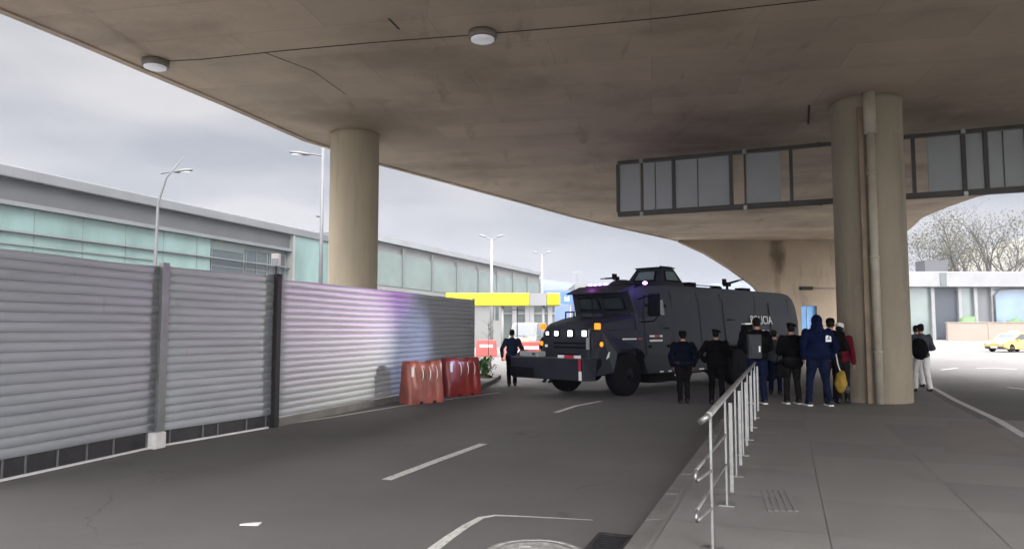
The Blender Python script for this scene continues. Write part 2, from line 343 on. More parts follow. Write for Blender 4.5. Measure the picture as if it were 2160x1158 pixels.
def patch_mat(name, col, rx, rz):
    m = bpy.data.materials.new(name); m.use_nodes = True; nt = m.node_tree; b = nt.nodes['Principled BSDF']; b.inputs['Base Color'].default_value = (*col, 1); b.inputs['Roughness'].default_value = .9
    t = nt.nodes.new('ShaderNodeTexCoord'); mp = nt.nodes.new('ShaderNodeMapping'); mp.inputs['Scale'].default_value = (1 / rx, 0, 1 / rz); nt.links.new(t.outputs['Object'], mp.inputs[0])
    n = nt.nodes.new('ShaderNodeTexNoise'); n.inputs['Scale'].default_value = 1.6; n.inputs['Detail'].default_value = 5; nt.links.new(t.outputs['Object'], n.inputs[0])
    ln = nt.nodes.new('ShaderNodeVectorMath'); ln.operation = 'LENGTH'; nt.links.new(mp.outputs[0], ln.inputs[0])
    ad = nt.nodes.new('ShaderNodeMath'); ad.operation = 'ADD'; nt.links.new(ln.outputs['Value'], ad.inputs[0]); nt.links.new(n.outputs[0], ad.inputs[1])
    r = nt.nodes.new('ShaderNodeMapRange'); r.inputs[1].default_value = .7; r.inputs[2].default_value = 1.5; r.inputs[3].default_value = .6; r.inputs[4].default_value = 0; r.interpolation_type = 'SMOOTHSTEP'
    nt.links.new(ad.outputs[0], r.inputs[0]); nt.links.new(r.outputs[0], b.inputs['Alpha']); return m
M['sootsoft'] = patch_mat('soot stain', (.11, .085, .055), .62, 1.5)
# ------------------------------------------------------------------ ground, roads
RD = Vector((.345, 1, 0)).normalized()           # the way the road, fence and terminal run
NR = Vector((RD.y, -RD.x, 0))                    # to its right
b = MB(); b.face([(-900, -300, -.06), (900, -300, -.06), (900, 1500, -.06), (-900, 1500, -.06)])
tag(b.build('ground', 'groundm'), kind='structure')
b = MB(); b.face([(-70, -40, 0), (90, -40, 0), (120, 190, 0), (-10, 190, 0), (-70, 60, 0)])
tag(b.build('road', 'asphalt'), kind='structure')

def g(px, py, z=0): v = on_z(px, py, z); return (v.x, v.y)
# pavement (a raised refuge between the two roads)
K0 = Vector(g(1340, 1130)); KD = Vector((.371, 1)).normalized()
def kline(y): return (K0.x + KD.x / KD.y * (y - K0.y), y)
R1 = [g(2160, 945), g(2100, 905), g(2010, 858), g(1962, 828)]
right = [(R1[0][0] - 3.2, 0.0), (R1[0][0] - 4.4, -8)]
nose = [(kline(15.6)[0] + .1, 15.6), (5.1, 16.5), (5.9, 17.1), (8.0, 18.6), (10.4, 19.9)]
outline = [kline(-8)] + nose + [(R1[3][0], R1[3][1])] + [R1[2], R1[1], R1[0]] + right
def offset_in(poly, d):
    n = len(poly); o = []
    for i in range(n):
        p0, p1, p2 = Vector(poly[i - 1]), Vector(poly[i]), Vector(poly[(i + 1) % n])
        a = (p1 - p0).normalized(); c = (p2 - p1).normalized()
        na, nc = Vector((a.y, -a.x)), Vector((c.y, -c.x)); m = (na + nc); m = m / max(.5, m.dot(na))
        o.append(tuple(p1 + m * d))
    return o
area = sum(outline[i][0] * outline[(i + 1) % len(outline)][1] - outline[(i + 1) % len(outline)][0] * outline[i][1] for i in range(len(outline)))
inn = offset_in(outline, .17 if area < 0 else -.17)
b = MB(); KH = .15
n = len(outline)
for i in range(n):
    j = (i + 1) % n
    p, q, pi, qi = outline[i], outline[j], inn[i], inn[j]
    Lk = (Vector(q) - Vector(p)).length; k = max(1, round(Lk / 1.0))
    for s in range(k):
        t0, t1 = s / k, (s + 1) / k - .012 / max(Lk, .1) * 1
        A = Vector(p).lerp(Vector(q), t0); B = Vector(p).lerp(Vector(q), t1); C = Vector(pi).lerp(Vector(qi), t1); D = Vector(pi).lerp(Vector(qi), t0)
        o_ = random.uniform(-.004, .004); bt = (C - B).normalized() * .03
        b.hexa([(A.x, A.y, -.02), (B.x, B.y, -.02), (C.x, C.y, -.02), (D.x, D.y, -.02)], [(A.x + bt.x, A.y + bt.y, KH + o_), (B.x + bt.x, B.y + bt.y, KH + o_), (C.x, C.y, KH + o_), (D.x, D.y, KH + o_)])
tag(b.build('kerb', 'kerb', bevel=.012), kind='structure')
b = MB(); b.prism(inn, .0, KH - .006)
tag(b.build('pavement', 'paving'), kind='structure')
# paving slabs: thin laid sheets with joints, some paler or tactile
PT = Matrix.Translation((K0.x, K0.y, 0)) @ Matrix.Rotation(-math.atan2(KD.x, KD.y), 4, 'Z')
b = MB(); random.seed(11)
for r_ in range(-1, 9):
    for c_ in range(0, 4):
        y0 = r_ * 1.25; x0 = .28 + c_ * 1.2
        if y0 > 8.6: continue
        if x0 > 2.9 and y0 < 1.2 : pass
        b.mi = random.choice([0, 0, 1, 0, 2])
        q = [PT @ Vector(v) for v in ((x0, y0, KH + .002), (x0 + 1.194, y0, KH + .002), (x0 + 1.194, y0 + 1.244, KH + .002), (x0, y0 + 1.244, KH + .002))]
        b.face(q)
M['slab1'] = mat('paving slab', (.19, .187, .176), .65, var=.08, vscale=2, bump=.2, bscale=70); M['slab2'] = mat('paler paving slab', (.205, .20, .19), .6, var=.08, vscale=2, bump=.2, bscale=70); M['slab3'] = mat('greyer paving slab', (.178, .175, .168), .7, var=.08, vscale=2, bump=.2, bscale=70)
M['slabr'] = mat('reddish paving', (.205, .180, .170), .75, var=.1, vscale=2, bump=.2, bscale=70)
tag(b.build('pavement_slabs', ['slab1', 'slab2', 'slab3']), kind='structure')
b = MB()
for k in range(5):
    q = Vector(g(1624 + k * 14, 1078, KH)); q2 = q + Vector((.26, 1)) * .8
    b.bar((q.x, q.y, KH + .003), (q2.x, q2.y, KH + .003), .035, .008)
tag(b.build('pavement_tactile_bars', 'slab3', bevel=.003), kind='structure')
# pale cross strips by the railing feet
b = MB()
for s, l_ in ((1.15, .55), (2.6, .75), (4.3, .5), (5.6, .6)):
    q = [PT @ Vector(v) for v in ((.52, s, KH + .006), (.52 + l_, s, KH + .006), (.52 + l_, s + .22, KH + .006), (.52, s + .22, KH + .006))]
    b.face(q)
tag(b.build('pavement_strips', 'slab2'), kind='structure')
# reddish strip along the right kerb
b = MB(); a_, c_ = Vector(R1[0]), Vector(R1[1]); d_ = (c_ - a_).normalized(); nn = Vector((-d_.y, d_.x))
p0 = a_ - d_ * 2; p1 = c_ - d_ * .3
b.face([(p0.x + nn.x * .2, p0.y + nn.y * .2, KH + .004), (p1.x + nn.x * .2, p1.y + nn.y * .2, KH + .004), (p1.x + nn.x * .75, p1.y + nn.y * .75, KH + .004), (p0.x + nn.x * 1.2, p0.y + nn.y * 1.2, KH + .004)])
tag(b.build('pavement_red_strip', 'slabr'), kind='structure')

def strip(b, pts, wd, z=.004):
    pts = [Vector((*p, z)) for p in pts]
    ls = []
    for i, p in enumerate(pts):
        d = (pts[min(i + 1, len(pts) - 1)] - pts[max(0, i - 1)]).normalized(); nn = Vector((-d.y, d.x, 0)) * (wd[i] if isinstance(wd, list) else wd) / 2
        ls.append((p - nn, p + nn))
    for i in range(len(ls) - 1): b.face([ls[i][0], ls[i + 1][0], ls[i + 1][1], ls[i][1]])
b = MB()
strip(b, [g(815, 1012), g(918, 973), g(1020, 936)], .13)
strip(b, [g(1172, 870), g(1215, 856), g(1268, 846)], .12)
strip(b, [g(905, 1165), g(945, 1135), g(985, 1108), g(1015, 1092), g(1045, 1087), g(1120, 1090), g(1250, 1097)], [.10, .09, .08, .07, .05, .035, .02])
strip(b, [g(585, 897), g(700, 880), g(840, 857), g(960, 840), g(1055, 828)], .10)
strip(b, [g(2060, 777), g(2100, 776), g(2145, 779)], .14); strip(b, [g(1985, 780), g(2020, 776)], .12)
strip(b, [g(2125, 817), g(2175, 822)], .14)
strip(b, [g(1075, 748), g(1150, 748)], .5)
tag(b.build('road_markings', 'paint'), kind='structure')
# white edge line on the far kerb (right)
b = MB(); q = [Vector(p) for p in (R1[3], R1[2], R1[1], R1[0])]
strip(b, [(p.x + .05, p.y) for p in q] , .13, .155)
tag(b.build('kerb_paint', 'whitec'), kind='structure')

# scrap of paper, manhole, drain
c = on_z(529, 1107)
b = MB(); b.hexa([(c.x - .085, c.y - .035, .006), (c.x + .075, c.y - .04, .004), (c.x + .085, c.y + .03, .006), (c.x - .07, c.y + .035, .004)], [(c.x - .085, c.y - .035, .018), (c.x + .075, c.y - .04, .008), (c.x + .085, c.y + .03, .02), (c.x - .07, c.y + .035, .010)])
tag(b.build('paper_scrap', 'white'), 'small white scrap of paper lying alone on the dark asphalt', 'paper')
c = on_z(1128, 1168)
mh = tag(empty('manhole_cover', (c.x, c.y, 0)), 'round worn manhole cover set in the asphalt at the front of the road', 'manhole cover')
b = MB(); b.lathe([(.39, 0), (.39, .008), (.33, .012), (.33, .006)], seg=48); b.build('frame', 'iron', mh)
b = MB(); b.lathe([(.315, .001), (.315, .012), (.27, .013), (.26, .009), (.19, .009), (.18, .013), (.11, .013), (.10, .009), (0.001, .009)], seg=48)
for k in range(16):
    t = k * math.pi / 8; b.box(-.012, .012, .115, .175, .009, .014, Matrix.Rotation(t, 4, 'Z'))
b.build('lid', 'iron', mh)
for q in ((-.05, .055, -.01, .03), (-.12, -.02, .13, .155)): b = MB(); b.box(*q, .0145, .016); b.build('paint_mark', 'ironw', mh)
c = PT @ Vector((-.02, .0, 0))
dr = tag(empty('storm_drain', (c.x, c.y, 0), -math.atan2(KD.x, KD.y)), 'black storm drain grate against the foot of the kerb', 'drain')
b = MB(); b.box(-.28, -.24, -.60, -.03, .0, .014); b.box(-.02, .02, -.60, -.03, .0, .014); b.box(-.24, -.02, -.07, -.03, .0, .014); b.box(-.24, -.02, -.60, -.56, 0, .014); b.build('frame', 'rust', dr, bevel=.003)
b = MB(); b.box(-.24, -.02, -.56, -.07, .002, .004); b.build('pit', 'dark', dr)
b = MB()
for k in range(9): b.box(-.24, -.02, -.54 + k * .052, -.525 + k * .052, .005, .013)
b.build('grate', 'dark', dr)

# ------------------------------------------------------------------ overpass
HC = 6.8
left = [g(0, 25, HC), g(150, 86, HC), g(300, 150, HC), g(470, 221, HC), g(640, 296, HC), g(700, 314, HC), g(795, 346, HC), g(900, 374, HC), g(1000, 401, HC), g(1100, 428, HC), g(1200, 456, HC), g(1300, 480, HC), g(1370, 495, HC), g(1435, 510, HC)]
_e = lambda px: (on_y(px, 500, 42.25).x, 42.25)
far = [_e(1436), _e(1897), g(1904, 494, HC), g(1922, 482, HC), g(1945, 460, HC), g(2000, 437, HC), g(2060, 416, HC), g(2160, 397, HC)]
d0 = (Vector(left[0]) - Vector(left[1])).normalized()
near = [tuple(Vector(left[0]) + d0 * 13)]
deck_poly = near + left + far + [(20, 22), (25, 16), (25, -3)]
op = tag(empty('overpass', (0, 0, 0)), 'curving concrete road overpass with round piers spanning the road', 'overpass')
b = MB(); b.prism(deck_poly, HC, HC + 1.3)
deck = b.build('deck', 'soffit', op)
# edge drip strip below the rim on the sky side
b = MB()
q = [Vector(p) for p in near + left]
for i in range(len(q) - 1):
    d = (q[i + 1] - q[i]).normalized(); nn = Vector((d.y, -d.x)) * .16
    b.hexa([(q[i].x, q[i].y, HC - .035), (q[i + 1].x, q[i + 1].y, HC - .035), (q[i + 1].x + nn.x, q[i + 1].y + nn.y, HC - .035), (q[i].x + nn.x, q[i].y + nn.y, HC - .035)],
           [(q[i].x, q[i].y, HC + .02), (q[i + 1].x, q[i + 1].y, HC + .02), (q[i + 1].x + nn.x, q[i + 1].y + nn.y, HC + .02), (q[i].x + nn.x, q[i].y + nn.y, HC + .02)])
b.build('drip_edge', 'soffit', op)
# joints cast in the soffit
def seam(pts, wd, m='rust'):
    b = MB(); pts = [Vector((*g(x, y, HC), HC - .003)) for x, y in pts]; up_ = Vector((0, 0, .006)); L_ = []
    for i, p in enumerate(pts):
        d = (pts[min(i + 1, len(pts) - 1)] - pts[max(0, i - 1)]).normalized(); n_ = Vector((-d.y, d.x, 0)) * wd / 2
        L_.append([b.bm.verts.new(q) for q in (p - n_ - up_, p + n_ - up_, p + n_ + up_, p - n_ + up_)])
    for i in range(len(L_) - 1):
        for k in range(4): b.bm.faces.new([L_[i][k], L_[i][(k + 1) % 4], L_[i + 1][(k + 1) % 4], L_[i + 1][k]])
    b.bm.faces.new(L_[0]); b.bm.faces.new(L_[-1][::-1]); b.build('joint', m, op)
seam([(300, 131), (420, 126), (600, 107), (800, 89), (1000, 74), (1200, 57), (1400, 38), (1600, 14), (1800, -8), (2100, -40)], .022)
seam([(820, 40), (842, 62)], .03); seam([(1707, 222), (1705, 262)], .05)
seam([(560, 112), (660, 150), (730, 200)], .012, 'soot')
def pier(px, yc, r, top, m='pier', seg=40):
    c = on_y(px, 600, yc)
    b = MB(); b.lathe([(r + .02, 0), (r, .03), (r, top - .12), (r + .012, top - .1), (r + .012, top)], (c.x, c.y, 0), seg)
    return b.build('pier', m, op)
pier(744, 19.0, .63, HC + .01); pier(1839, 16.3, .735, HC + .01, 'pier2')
c = on_y(1848, 600, 15.5)
b = MB(); b.tube([(c.x, c.y + .02, .15), (c.x, c.y + .02, HC - .9)], .085, 16); b.tube([(c.x, c.y + .02, HC - .92), (c.x, c.y + .02, HC + .01)], .125, 16)
for z in (1.2, 3.2, 5.0): b.tube([(c.x, c.y + .02, z), (c.x, c.y + .02, z + .05)], .10, 16)
pp = b.build('drainpipe', mat('drainpipe grey', (.33, .30, .24), .6, var=.1, vscale=3), op)
b = MB()
b.bar((c.x - .16, c.y + .13, .15), (c.x - .16, c.y + .13, HC - .3), .10, .07, (0, 1, 0)); b.build('conduit', 'soot', op)  # dark strip added for the shadow beside the drainpipe
# abutment
YA = 41.8
pts = [(1432, 500), (1435, 510), (1490, 535), (1540, 566), (1590, 602), (1622, 640), (1640, 690), (1645, 745), (1897, 740), (1897, 495)]
P = [on_y(x, y, YA) for x, y in pts]; P[0].z = P[-1].z = HC; P[7].z = P[8].z = -.05
# door opening cut out of the outline (the door sits at the ground)
dl, drr = on_y(1690, 645, YA), on_y(1723, 645, YA)
P2 = P[:8] + [Vector((dl.x, YA, -.05)), Vector((dl.x, YA, dl.z)), Vector((drr.x, YA, dl.z)), Vector((drr.x, YA, -.05))] + P[8:]
b = MB(); b.hexa([(p.x, YA, p.z) for p in P2], [(p.x, YA + .5, p.z) for p in P2]); b.build('abutment', 'abut', op)
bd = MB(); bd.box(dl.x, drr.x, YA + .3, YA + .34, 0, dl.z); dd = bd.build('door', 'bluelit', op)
bd = MB(); bd.box(dl.x + .05, drr.x - .05, YA + .24, YA + .29, 1.55, 1.62); bd.box(dl.x + .42, dl.x + .47, YA + .24, YA + .29, 0, dl.z - .1); bd.build('rail', 'whitec', dd)
v = on_y(1700, 608, YA)
b = MB(); b.box(v.x - .36, v.x + .36, YA - .12, YA - .01, v.z - .09, v.z + .09); b.build('vent_slot', 'dark', op)
b = MB(); b.tube([(v.x + .37, YA - .05, v.z), (v.x + 1.9, YA - .05, v.z)], .02, 8); b.tube([(v.x + 1.9, YA - .05, v.z), (v.x + 1.9, YA - .05, .1)], .02, 8); b.build('conduit', 'soot', op)
# soft-edged dark patch under the soffit (flat sheet on the wall face)
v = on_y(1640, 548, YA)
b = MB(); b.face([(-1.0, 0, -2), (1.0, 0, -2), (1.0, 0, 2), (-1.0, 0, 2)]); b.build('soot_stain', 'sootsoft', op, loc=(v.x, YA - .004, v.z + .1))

# ceiling lights
def ceiling_light(px, py, label):
    c = on_z(px, py, HC); o = tag(empty('ceiling_light', (c.x, c.y, HC)), label, 'ceiling light', 'round lights under the overpass')
    b = MB(); b.lathe([(.24, 0), (.245, -.10), (.225, -.125), (.2, -.125)], seg=32); b.build('housing', 'housing', o)
    b = MB(); b.lathe([(.205, -.11), (.2, -.15), (.15, -.172), (.001, -.18)], seg=32); b.build('lens', 'lens', o)
    b = MB(); b.box(-.05, .05, .23, .38, -.07, 0); b.build('junction_box', 'housing', o, bevel=.008)
ceiling_light(328, 128, 'round ceiling light close to the sky-side rim of the overpass')
ceiling_light(1018, 68, 'round ceiling light beside the seam, between the pale pier and the grille frame')

# hanging steel frame with grey panels under the deck
A = on_z(1303, 338, HC); B = on_z(2200, 255, HC); fd = (B - A).normalized(); FL = (B - A).length
fr = tag(empty('gantry_frame', (A.x, A.y, 0), math.atan2(fd.y, fd.x)), 'long dark steel frame holding grey panels, hung under the overpass', 'frame')
def fs(px): s, _ = on_line(px, 300, (A.x, A.y), (fd.x, fd.y)); return s
ZT = HC - .05; _, ZB = on_line(1303, 458, (A.x, A.y), (fd.x, fd.y))
cols = [1303, 1353, 1420, 1541, 1570, 1667, 1925, 2031, 2078, 2165, 2200]
S = [fs(x) for x in cols]
b = MB(); b.box(0, FL, -.07, .07, ZT - .10, ZT); bb = b.build('top_rail', 'steeld', fr, bevel=.01)
b = MB(); b.box(0, FL, -.09, .09, ZB, ZB + .14); b.build('bottom_rail', 'steeld', fr, bevel=.01)
for i, s in enumerate(S):
    wd = .025 if cols[i] in (1353, 1570) else .045
    b = MB(); b.box(s - wd, s + wd, -.06, .06, ZB + .14, ZT - .10); b.build('upright', 'steeld', fr)
for i in (0, 1, 2, 4, 6, 7, 8, 9):
    b = MB(); x0, x1 = S[i] + .05, S[i + 1] - .05
    if i == 4: x1 = fs(1645)
    if i == 6: x0 = fs(1955)
    if i == 3: continue
    b.box(x0, x1, -.015, .015, ZB + .15, ZT - .115); p = b.build('panel', 'steelg', fr, bevel=.04, bseg=3)
    if i in (1, 2, 8):
        xm = x0 + (x1 - x0) * .42; b = MB(); b.box(xm - .012, xm + .012, -.03, -.016, ZB + .16, ZT - .12); b.build('seam', 'steeld', p)
for s in (S[1], S[4], fs(1727), S[7]):
    for z in (ZB - .03, ZT - .12):
        b = MB(); b.box(s - .05, s + .05, -.13, .02, z, z + .12); b.build('clamp', 'galv' if s != fs(1727) else 'steeld', fr, bevel=.01)
b = MB(); b.box(.1, FL, .10, .22, ZB + .02, ZB + .10); b.build('cable_tray', 'steeld', fr)

# ------------------------------------------------------------------ hoarding fence
fp = [Vector(g(-160, 1050)), Vector(g(328, 943)), Vector(g(574, 901)), Vector((-1.17, 22.6))]
fence = tag(empty('hoarding_fence', (fp[1].x, fp[1].y, 0)), 'tall grey corrugated metal hoarding along the left of the road', 'fence')
o0 = Vector((fp[1].x, fp[1].y, 0))
FH = 2.62
def corr(name, P, Q, z0, z1, sag=.012, seed=0):
    """ribbed sheet: horizontal laths with a shadow lap between them"""
    P, Q = Vector((*P, 0)) - o0, Vector((*Q, 0)) - o0; d = (Q - P); Ln = d.length; d.normalize(); nn = Vector((d.y, -d.x, 0))   # toward the road
    b = MB(); pitch = .12; nrow = round((z1 - z0) / pitch); pitch = (z1 - z0) / nrow
    prof = []
    for k in range(nrow):
        z = z0 + k * pitch
        prof += [(z + .000, .005), (z + .008, .018), (z + pitch * .55, .021), (z + pitch - .009, .017), (z + pitch - .005, .005)]
    prof.append((z1, .004)); nx = max(6, int(Ln / .35)); rows = []
    for (z, o) in prof:
        r = []
        for i in range(nx + 1):
            t = i / nx; wv = .014 * noise.noise(Vector((t * Ln * .9 + seed, round((z - z0) / pitch) * .9, 3))) + .02 * noise.noise(Vector((t * Ln * .35, seed, z * .6)))
            dz = sag * noise.noise(Vector((t * Ln * .5, seed + 9, round((z - z0) / pitch) * .37))) + (.018 * noise.noise(Vector((t * Ln * 1.1, seed, 1))) if z > z1 - .02 else 0)
            r.append(b.bm.verts.new(P + d * (t * Ln) + nn * (o + wv) + Vector((0, 0, z + dz))))
        rows.append(r)
    for k in range(len(rows) - 1):
        for i in range(nx):
            f = b.bm.faces.new([rows[k][i], rows[k][i + 1], rows[k + 1][i + 1], rows[k + 1][i]]); f.smooth = (k % 5 in (1, 2))
    o = b.build(name, 'sheet', fence); s_ = o.modifiers.new('s', 'SOLIDIFY'); s_.thickness = .003; return o
def fpt(P, Q, d_from_end): v = (Q - P).normalized(); return Q - v * d_from_end
corr('sheet_panel', fp[0], fpt(fp[0], fp[1], .05), .24, FH, seed=1)
corr('sheet_panel', fpt(fp[2], fp[1], -0) if 0 else fp[1] + (fp[2] - fp[1]).normalized() * .06, fpt(fp[1], fp[2], .02), .22, FH + .02, seed=5)
corr('sheet_panel', fp[2] + (fp[3] - fp[2]).normalized() * .02, fp[3], .17, FH - .02, seed=9)
def lp(v, off=0, nn=None): q = Vector((v.x, v.y, 0)) - o0; return q
nn = Vector((RD.y, -RD.x, 0))
for v, m_, wd, z0 in ((fp[1], 'post', .13, .16), (fp[2], 'rust', .13, 0), (fp[3], 'post', .07, 0)):
    q = lp(v); T = Matrix.Translation(q) @ Matrix.Rotation(-math.atan2(.345, 1), 4, 'Z'); b = MB()
    if wd > .1: b.box(.0, .09, -wd / 2, wd / 2, z0, FH + .06, T)
    else: b.box(-.06 if m_ == 'rust' else -.05, -.012 if m_ == 'rust' else .012, -wd / 2, wd / 2, z0, FH + .03, T)
    b.build('post', 'dark' if m_ == 'rust' else m_, fence, bevel=.006)
for v in (fp[0].lerp(fp[1], .25), fp[2].lerp(fp[3], .33), fp[2].lerp(fp[3], .66)):
    q = lp(v); T = Matrix.Translation(q) @ Matrix.Rotation(-math.atan2(.345, 1), 4, 'Z'); b = MB(); b.box(-.12, -.06, -.04, .04, 0, FH - .1, T); b.build('post', 'post', fence)
q = lp(fp[1]); T = Matrix.Translation(q) @ Matrix.Rotation(-math.atan2(.345, 1), 4, 'Z')
b = MB(); b.box(-.05, .14, -.16, .06, -.005, .23, T); b.build('foot_block', 'whitec', fence, bevel=.02)
q = lp(fp[2]); T = Matrix.Translation(q) @ Matrix.Rotation(-math.atan2(.345, 1), 4, 'Z')
b = MB(); b.box(-.06, .08, -.06, .06, -.005, .34, T); b.build('foot_block', 'steeld', fence, bevel=.02)
# dark backing standing for the shaded gap, little uprights, white line at its foot
for a_, c_ in ((fp[0], fp[1]), (fp[1], fp[2])):
    P3 = Vector((*a_, 0)) - o0; Q3 = Vector((*c_, 0)) - o0; d = (Q3 - P3).normalized(); nn = Vector((d.y, -d.x, 0))
    b = MB(); b.bar(P3 - nn * .03 + Vector((0, 0, .14)), Q3 - nn * .03 + Vector((0, 0, .14)), .02, .26); b.build('skirting', 'gap', fence)
    k = .25
    while k < (Q3 - P3).length - .1:
        b = MB(); p = P3 + d * k - nn * .012; b.bar(p + Vector((0, 0, .02)), p + Vector((0, 0, .26)), .025, .014, d); k += random.choice([.3, .45, .62])
        b.build('skirting_upright', 'post', fence)
    b = MB(); b.bar(P3 + nn * .012 + Vector((0, 0, .012)), Q3 - d * .12 + nn * .012 + Vector((0, 0, .012)), .035, .028); b.build('base_strip', 'white', fence)
P3 = Vector((*fp[2], 0)) - o0; Q3 = Vector((*fp[3], 0)) - o0
d = (Q3 - P3).normalized(); nn = Vector((d.y, -d.x, 0))
b = MB(); b.bar(P3 + d * .15 + Vector((0, 0, .07)) - nn * .02, Q3 + Vector((0, 0, .07)) - nn * .02, .12, .15); b.build('base_beam', 'kerb', fence, bevel=.01)
# floodlight on the fence post
fl = tag(empty('floodlight', (fp[2].x, fp[2].y, FH)), 'small white floodlight box on a bracket at the fence joint', 'floodlight')
b = MB(); b.tube([(0, 0, -.05), (0, 0, .20)], .02, 8); b.box(-.12, .12, -.02, .02, .02, .05); b.build('bracket', 'rust', fl)
b = MB(); b.box(-.07, .07, -.06, .05, .20, .42); b.build('housing', 'whitec', fl, bevel=.012)
b = MB(); b.box(-.055, .055, -.075, -.061, .215, .33); b.build('lamp_glass', 'glassd', fl)

# ------------------------------------------------------------------ planter island, plant, plastic barriers
b = MB(); isl = [g(996, 812), g(1003, 828), g(1046, 806), g(1057, 797), g(1040, 792), g(985, 790), (-3.0, 26.5), (-2.3, 22.4)]
b.prism(isl, -.02, .13); tag(b.build('traffic_island', 'kerb', bevel=.03), kind='structure')
def barrier(px0, px1, pyb, m, label, rot=0, s=1):
    a, c = on_z(px0, pyb), on_z(px1, pyb - 6); c0 = (a + c) / 2; d = (c - a)
    wL = d.length; o = tag(empty('plastic_barrier', (c0.x, c0.y, 0), math.atan2(d.y, d.x) + rot), label, 'barrier', 'water filled barriers by the fence')
    b = MB(); prof = [(-.23, 0), (-.24, .10), (-.23, .36), (-.175, .48), (-.15, .92), (-.11, .98), (.11, .98), (.15, .92), (.175, .48), (.23, .36), (.24, .10), (.23, 0)]
    nx = 32; rows = []
    for i in range(nx + 1):
        t = i / nx; x = (t - .5) * wL; r = []
        endf = min(1, min(t, 1 - t) / .06); endf = .72 + .28 * math.sqrt(max(0, endf))
        for (y, z) in prof:
            # vertical flutes in the upper part, a deep pocket at each lifting slot
            fl_ = .013 * math.cos(t * 2 * math.pi * 4) if .3 < z < .96 else 0
            pk = .035 if (.16 < z < .4 and (abs(t - .33) < .08 or abs(t - .72) < .08)) else 0
            sgn = -1 if y < 0 else 1
            zz = z * (1 if z < .9 else (1 - .035 * (abs(t - .5) < .15)))
            r.append(b.bm.verts.new((x, (y - sgn * (fl_ + pk)) * endf, zz * s)))
        rows.append(r)
    for i in range(nx):
        for k in range(len(prof) - 1):
            f = b.bm.faces.new([rows[i][k], rows[i + 1][k], rows[i + 1][k + 1], rows[i][k + 1]]); f.smooth = True
    b.bm.faces.new(rows[0]); b.bm.faces.new(rows[-1][::-1])
    sh = b.build('shell', m, o); mdf = sh.modifiers.new('s', 'SUBSURF'); mdf.levels = mdf.render_levels = 1
    b = MB(); b.box(-wL * .40, -wL * .34, -.195, -.16, .62, .84); b.build('reflector', 'reflw', o)
    for t in (-.12, .08, .27):
        b = MB(); b.tube([(wL * t - .01, -.185, .86 * s), (wL * t + .03, -.192, .72 * s), (wL * t + .03, -.195, .62 * s), (wL * t, -.20, .52 * s)], [.006, .013, .014, .006], 6); b.build('reflector', 'reflw', o)
    for t in (-.2, .16): b = MB(); b.box(wL * t, wL * t + .08, -.255, -.2, -.001, .055); b.build('fork_slot', 'dark', o)
barrier(850, 927, 852, 'redpale', 'faded pinkish red plastic barrier, its upper face scuffed pale')
barrier(932, 1006, 836, 'redp', 'deep red plastic barrier under the far end of the hoarding')
def far_barrier(px, py, wd, ht, m, label):
    c = on_z(px, py); o = tag(empty('road_barrier', (c.x, c.y, 0)), label, 'barrier', 'red barriers behind the fence')
    b = MB(); b.hexa([(-wd / 2, -.3, 0), (wd / 2, -.3, 0), (wd / 2, .3, 0), (-wd / 2, .3, 0)], [(-wd / 2 + .06, -.1, ht), (wd / 2 - .06, -.1, ht), (wd / 2 - .06, .1, ht), (-wd / 2 + .06, .1, ht)]); b.build('shell', m, o, bevel=.06, bseg=3)
    b = MB(); b.box(-wd * .3, wd * .3, -.235, -.20, ht * .55, ht * .72); b.build('reflector', 'reflw', o)
far_barrier(1026, 752, 1.35, 1.05, 'redb', 'bright red plastic barrier behind the potted-looking green plant')
far_barrier(1122, 756, 1.5, 1.0, 'redb', 'bright red barrier seen above the truck bumper')
far_barrier(1082, 760, 1.3, .8, 'redpale', 'low pinkish barrier beyond the man walking by the truck')
# leafy plant
def leaf_blade(b, p, d, ln, wd, droop):
    side = Vector((d.y, -d.x, 0)).normalized() * wd / 2; q = [p, p + d * ln * .5 + Vector((0, 0, ln * .42)), p + d * ln * .9 + Vector((0, 0, ln * (.62 - droop)))]
    b.face([q[0] - side * .4, q[0] + side * .4, q[1] + side, q[1] - side]); b.face([q[1] - side, q[1] + side, q[2]])
c = on_z(1020, 796, .13)
pl = tag(empty('plant', (c.x, c.y, .13)), 'bushy green plant on the kerb island past the hoarding', 'plant')
b = MB(); random.seed(3)
for k in range(210):
    a = random.uniform(0, 6.28); d = Vector((math.cos(a), math.sin(a), 0)); p = Vector((random.gauss(0, .14), random.gauss(0, .14), random.uniform(.02, .55)))
    leaf_blade(b, p, d * random.uniform(.3, 1), random.uniform(.25, .5), random.uniform(.03, .07), random.uniform(.1, .5))
b.build('foliage', 'leaf', pl, weld=False)
b = MB(); b.lathe([(.3, 0), (.26, .06), (.12, .12), (.01, .13)]); b.build('soil', 'soil', pl)
b = MB()
for k in range(5): b.tube([(0, 0, 0), (random.uniform(-.15, .15), random.uniform(-.15, .15), .55)], [.015, .006], 6)
b.build('stem', 'bark', pl)

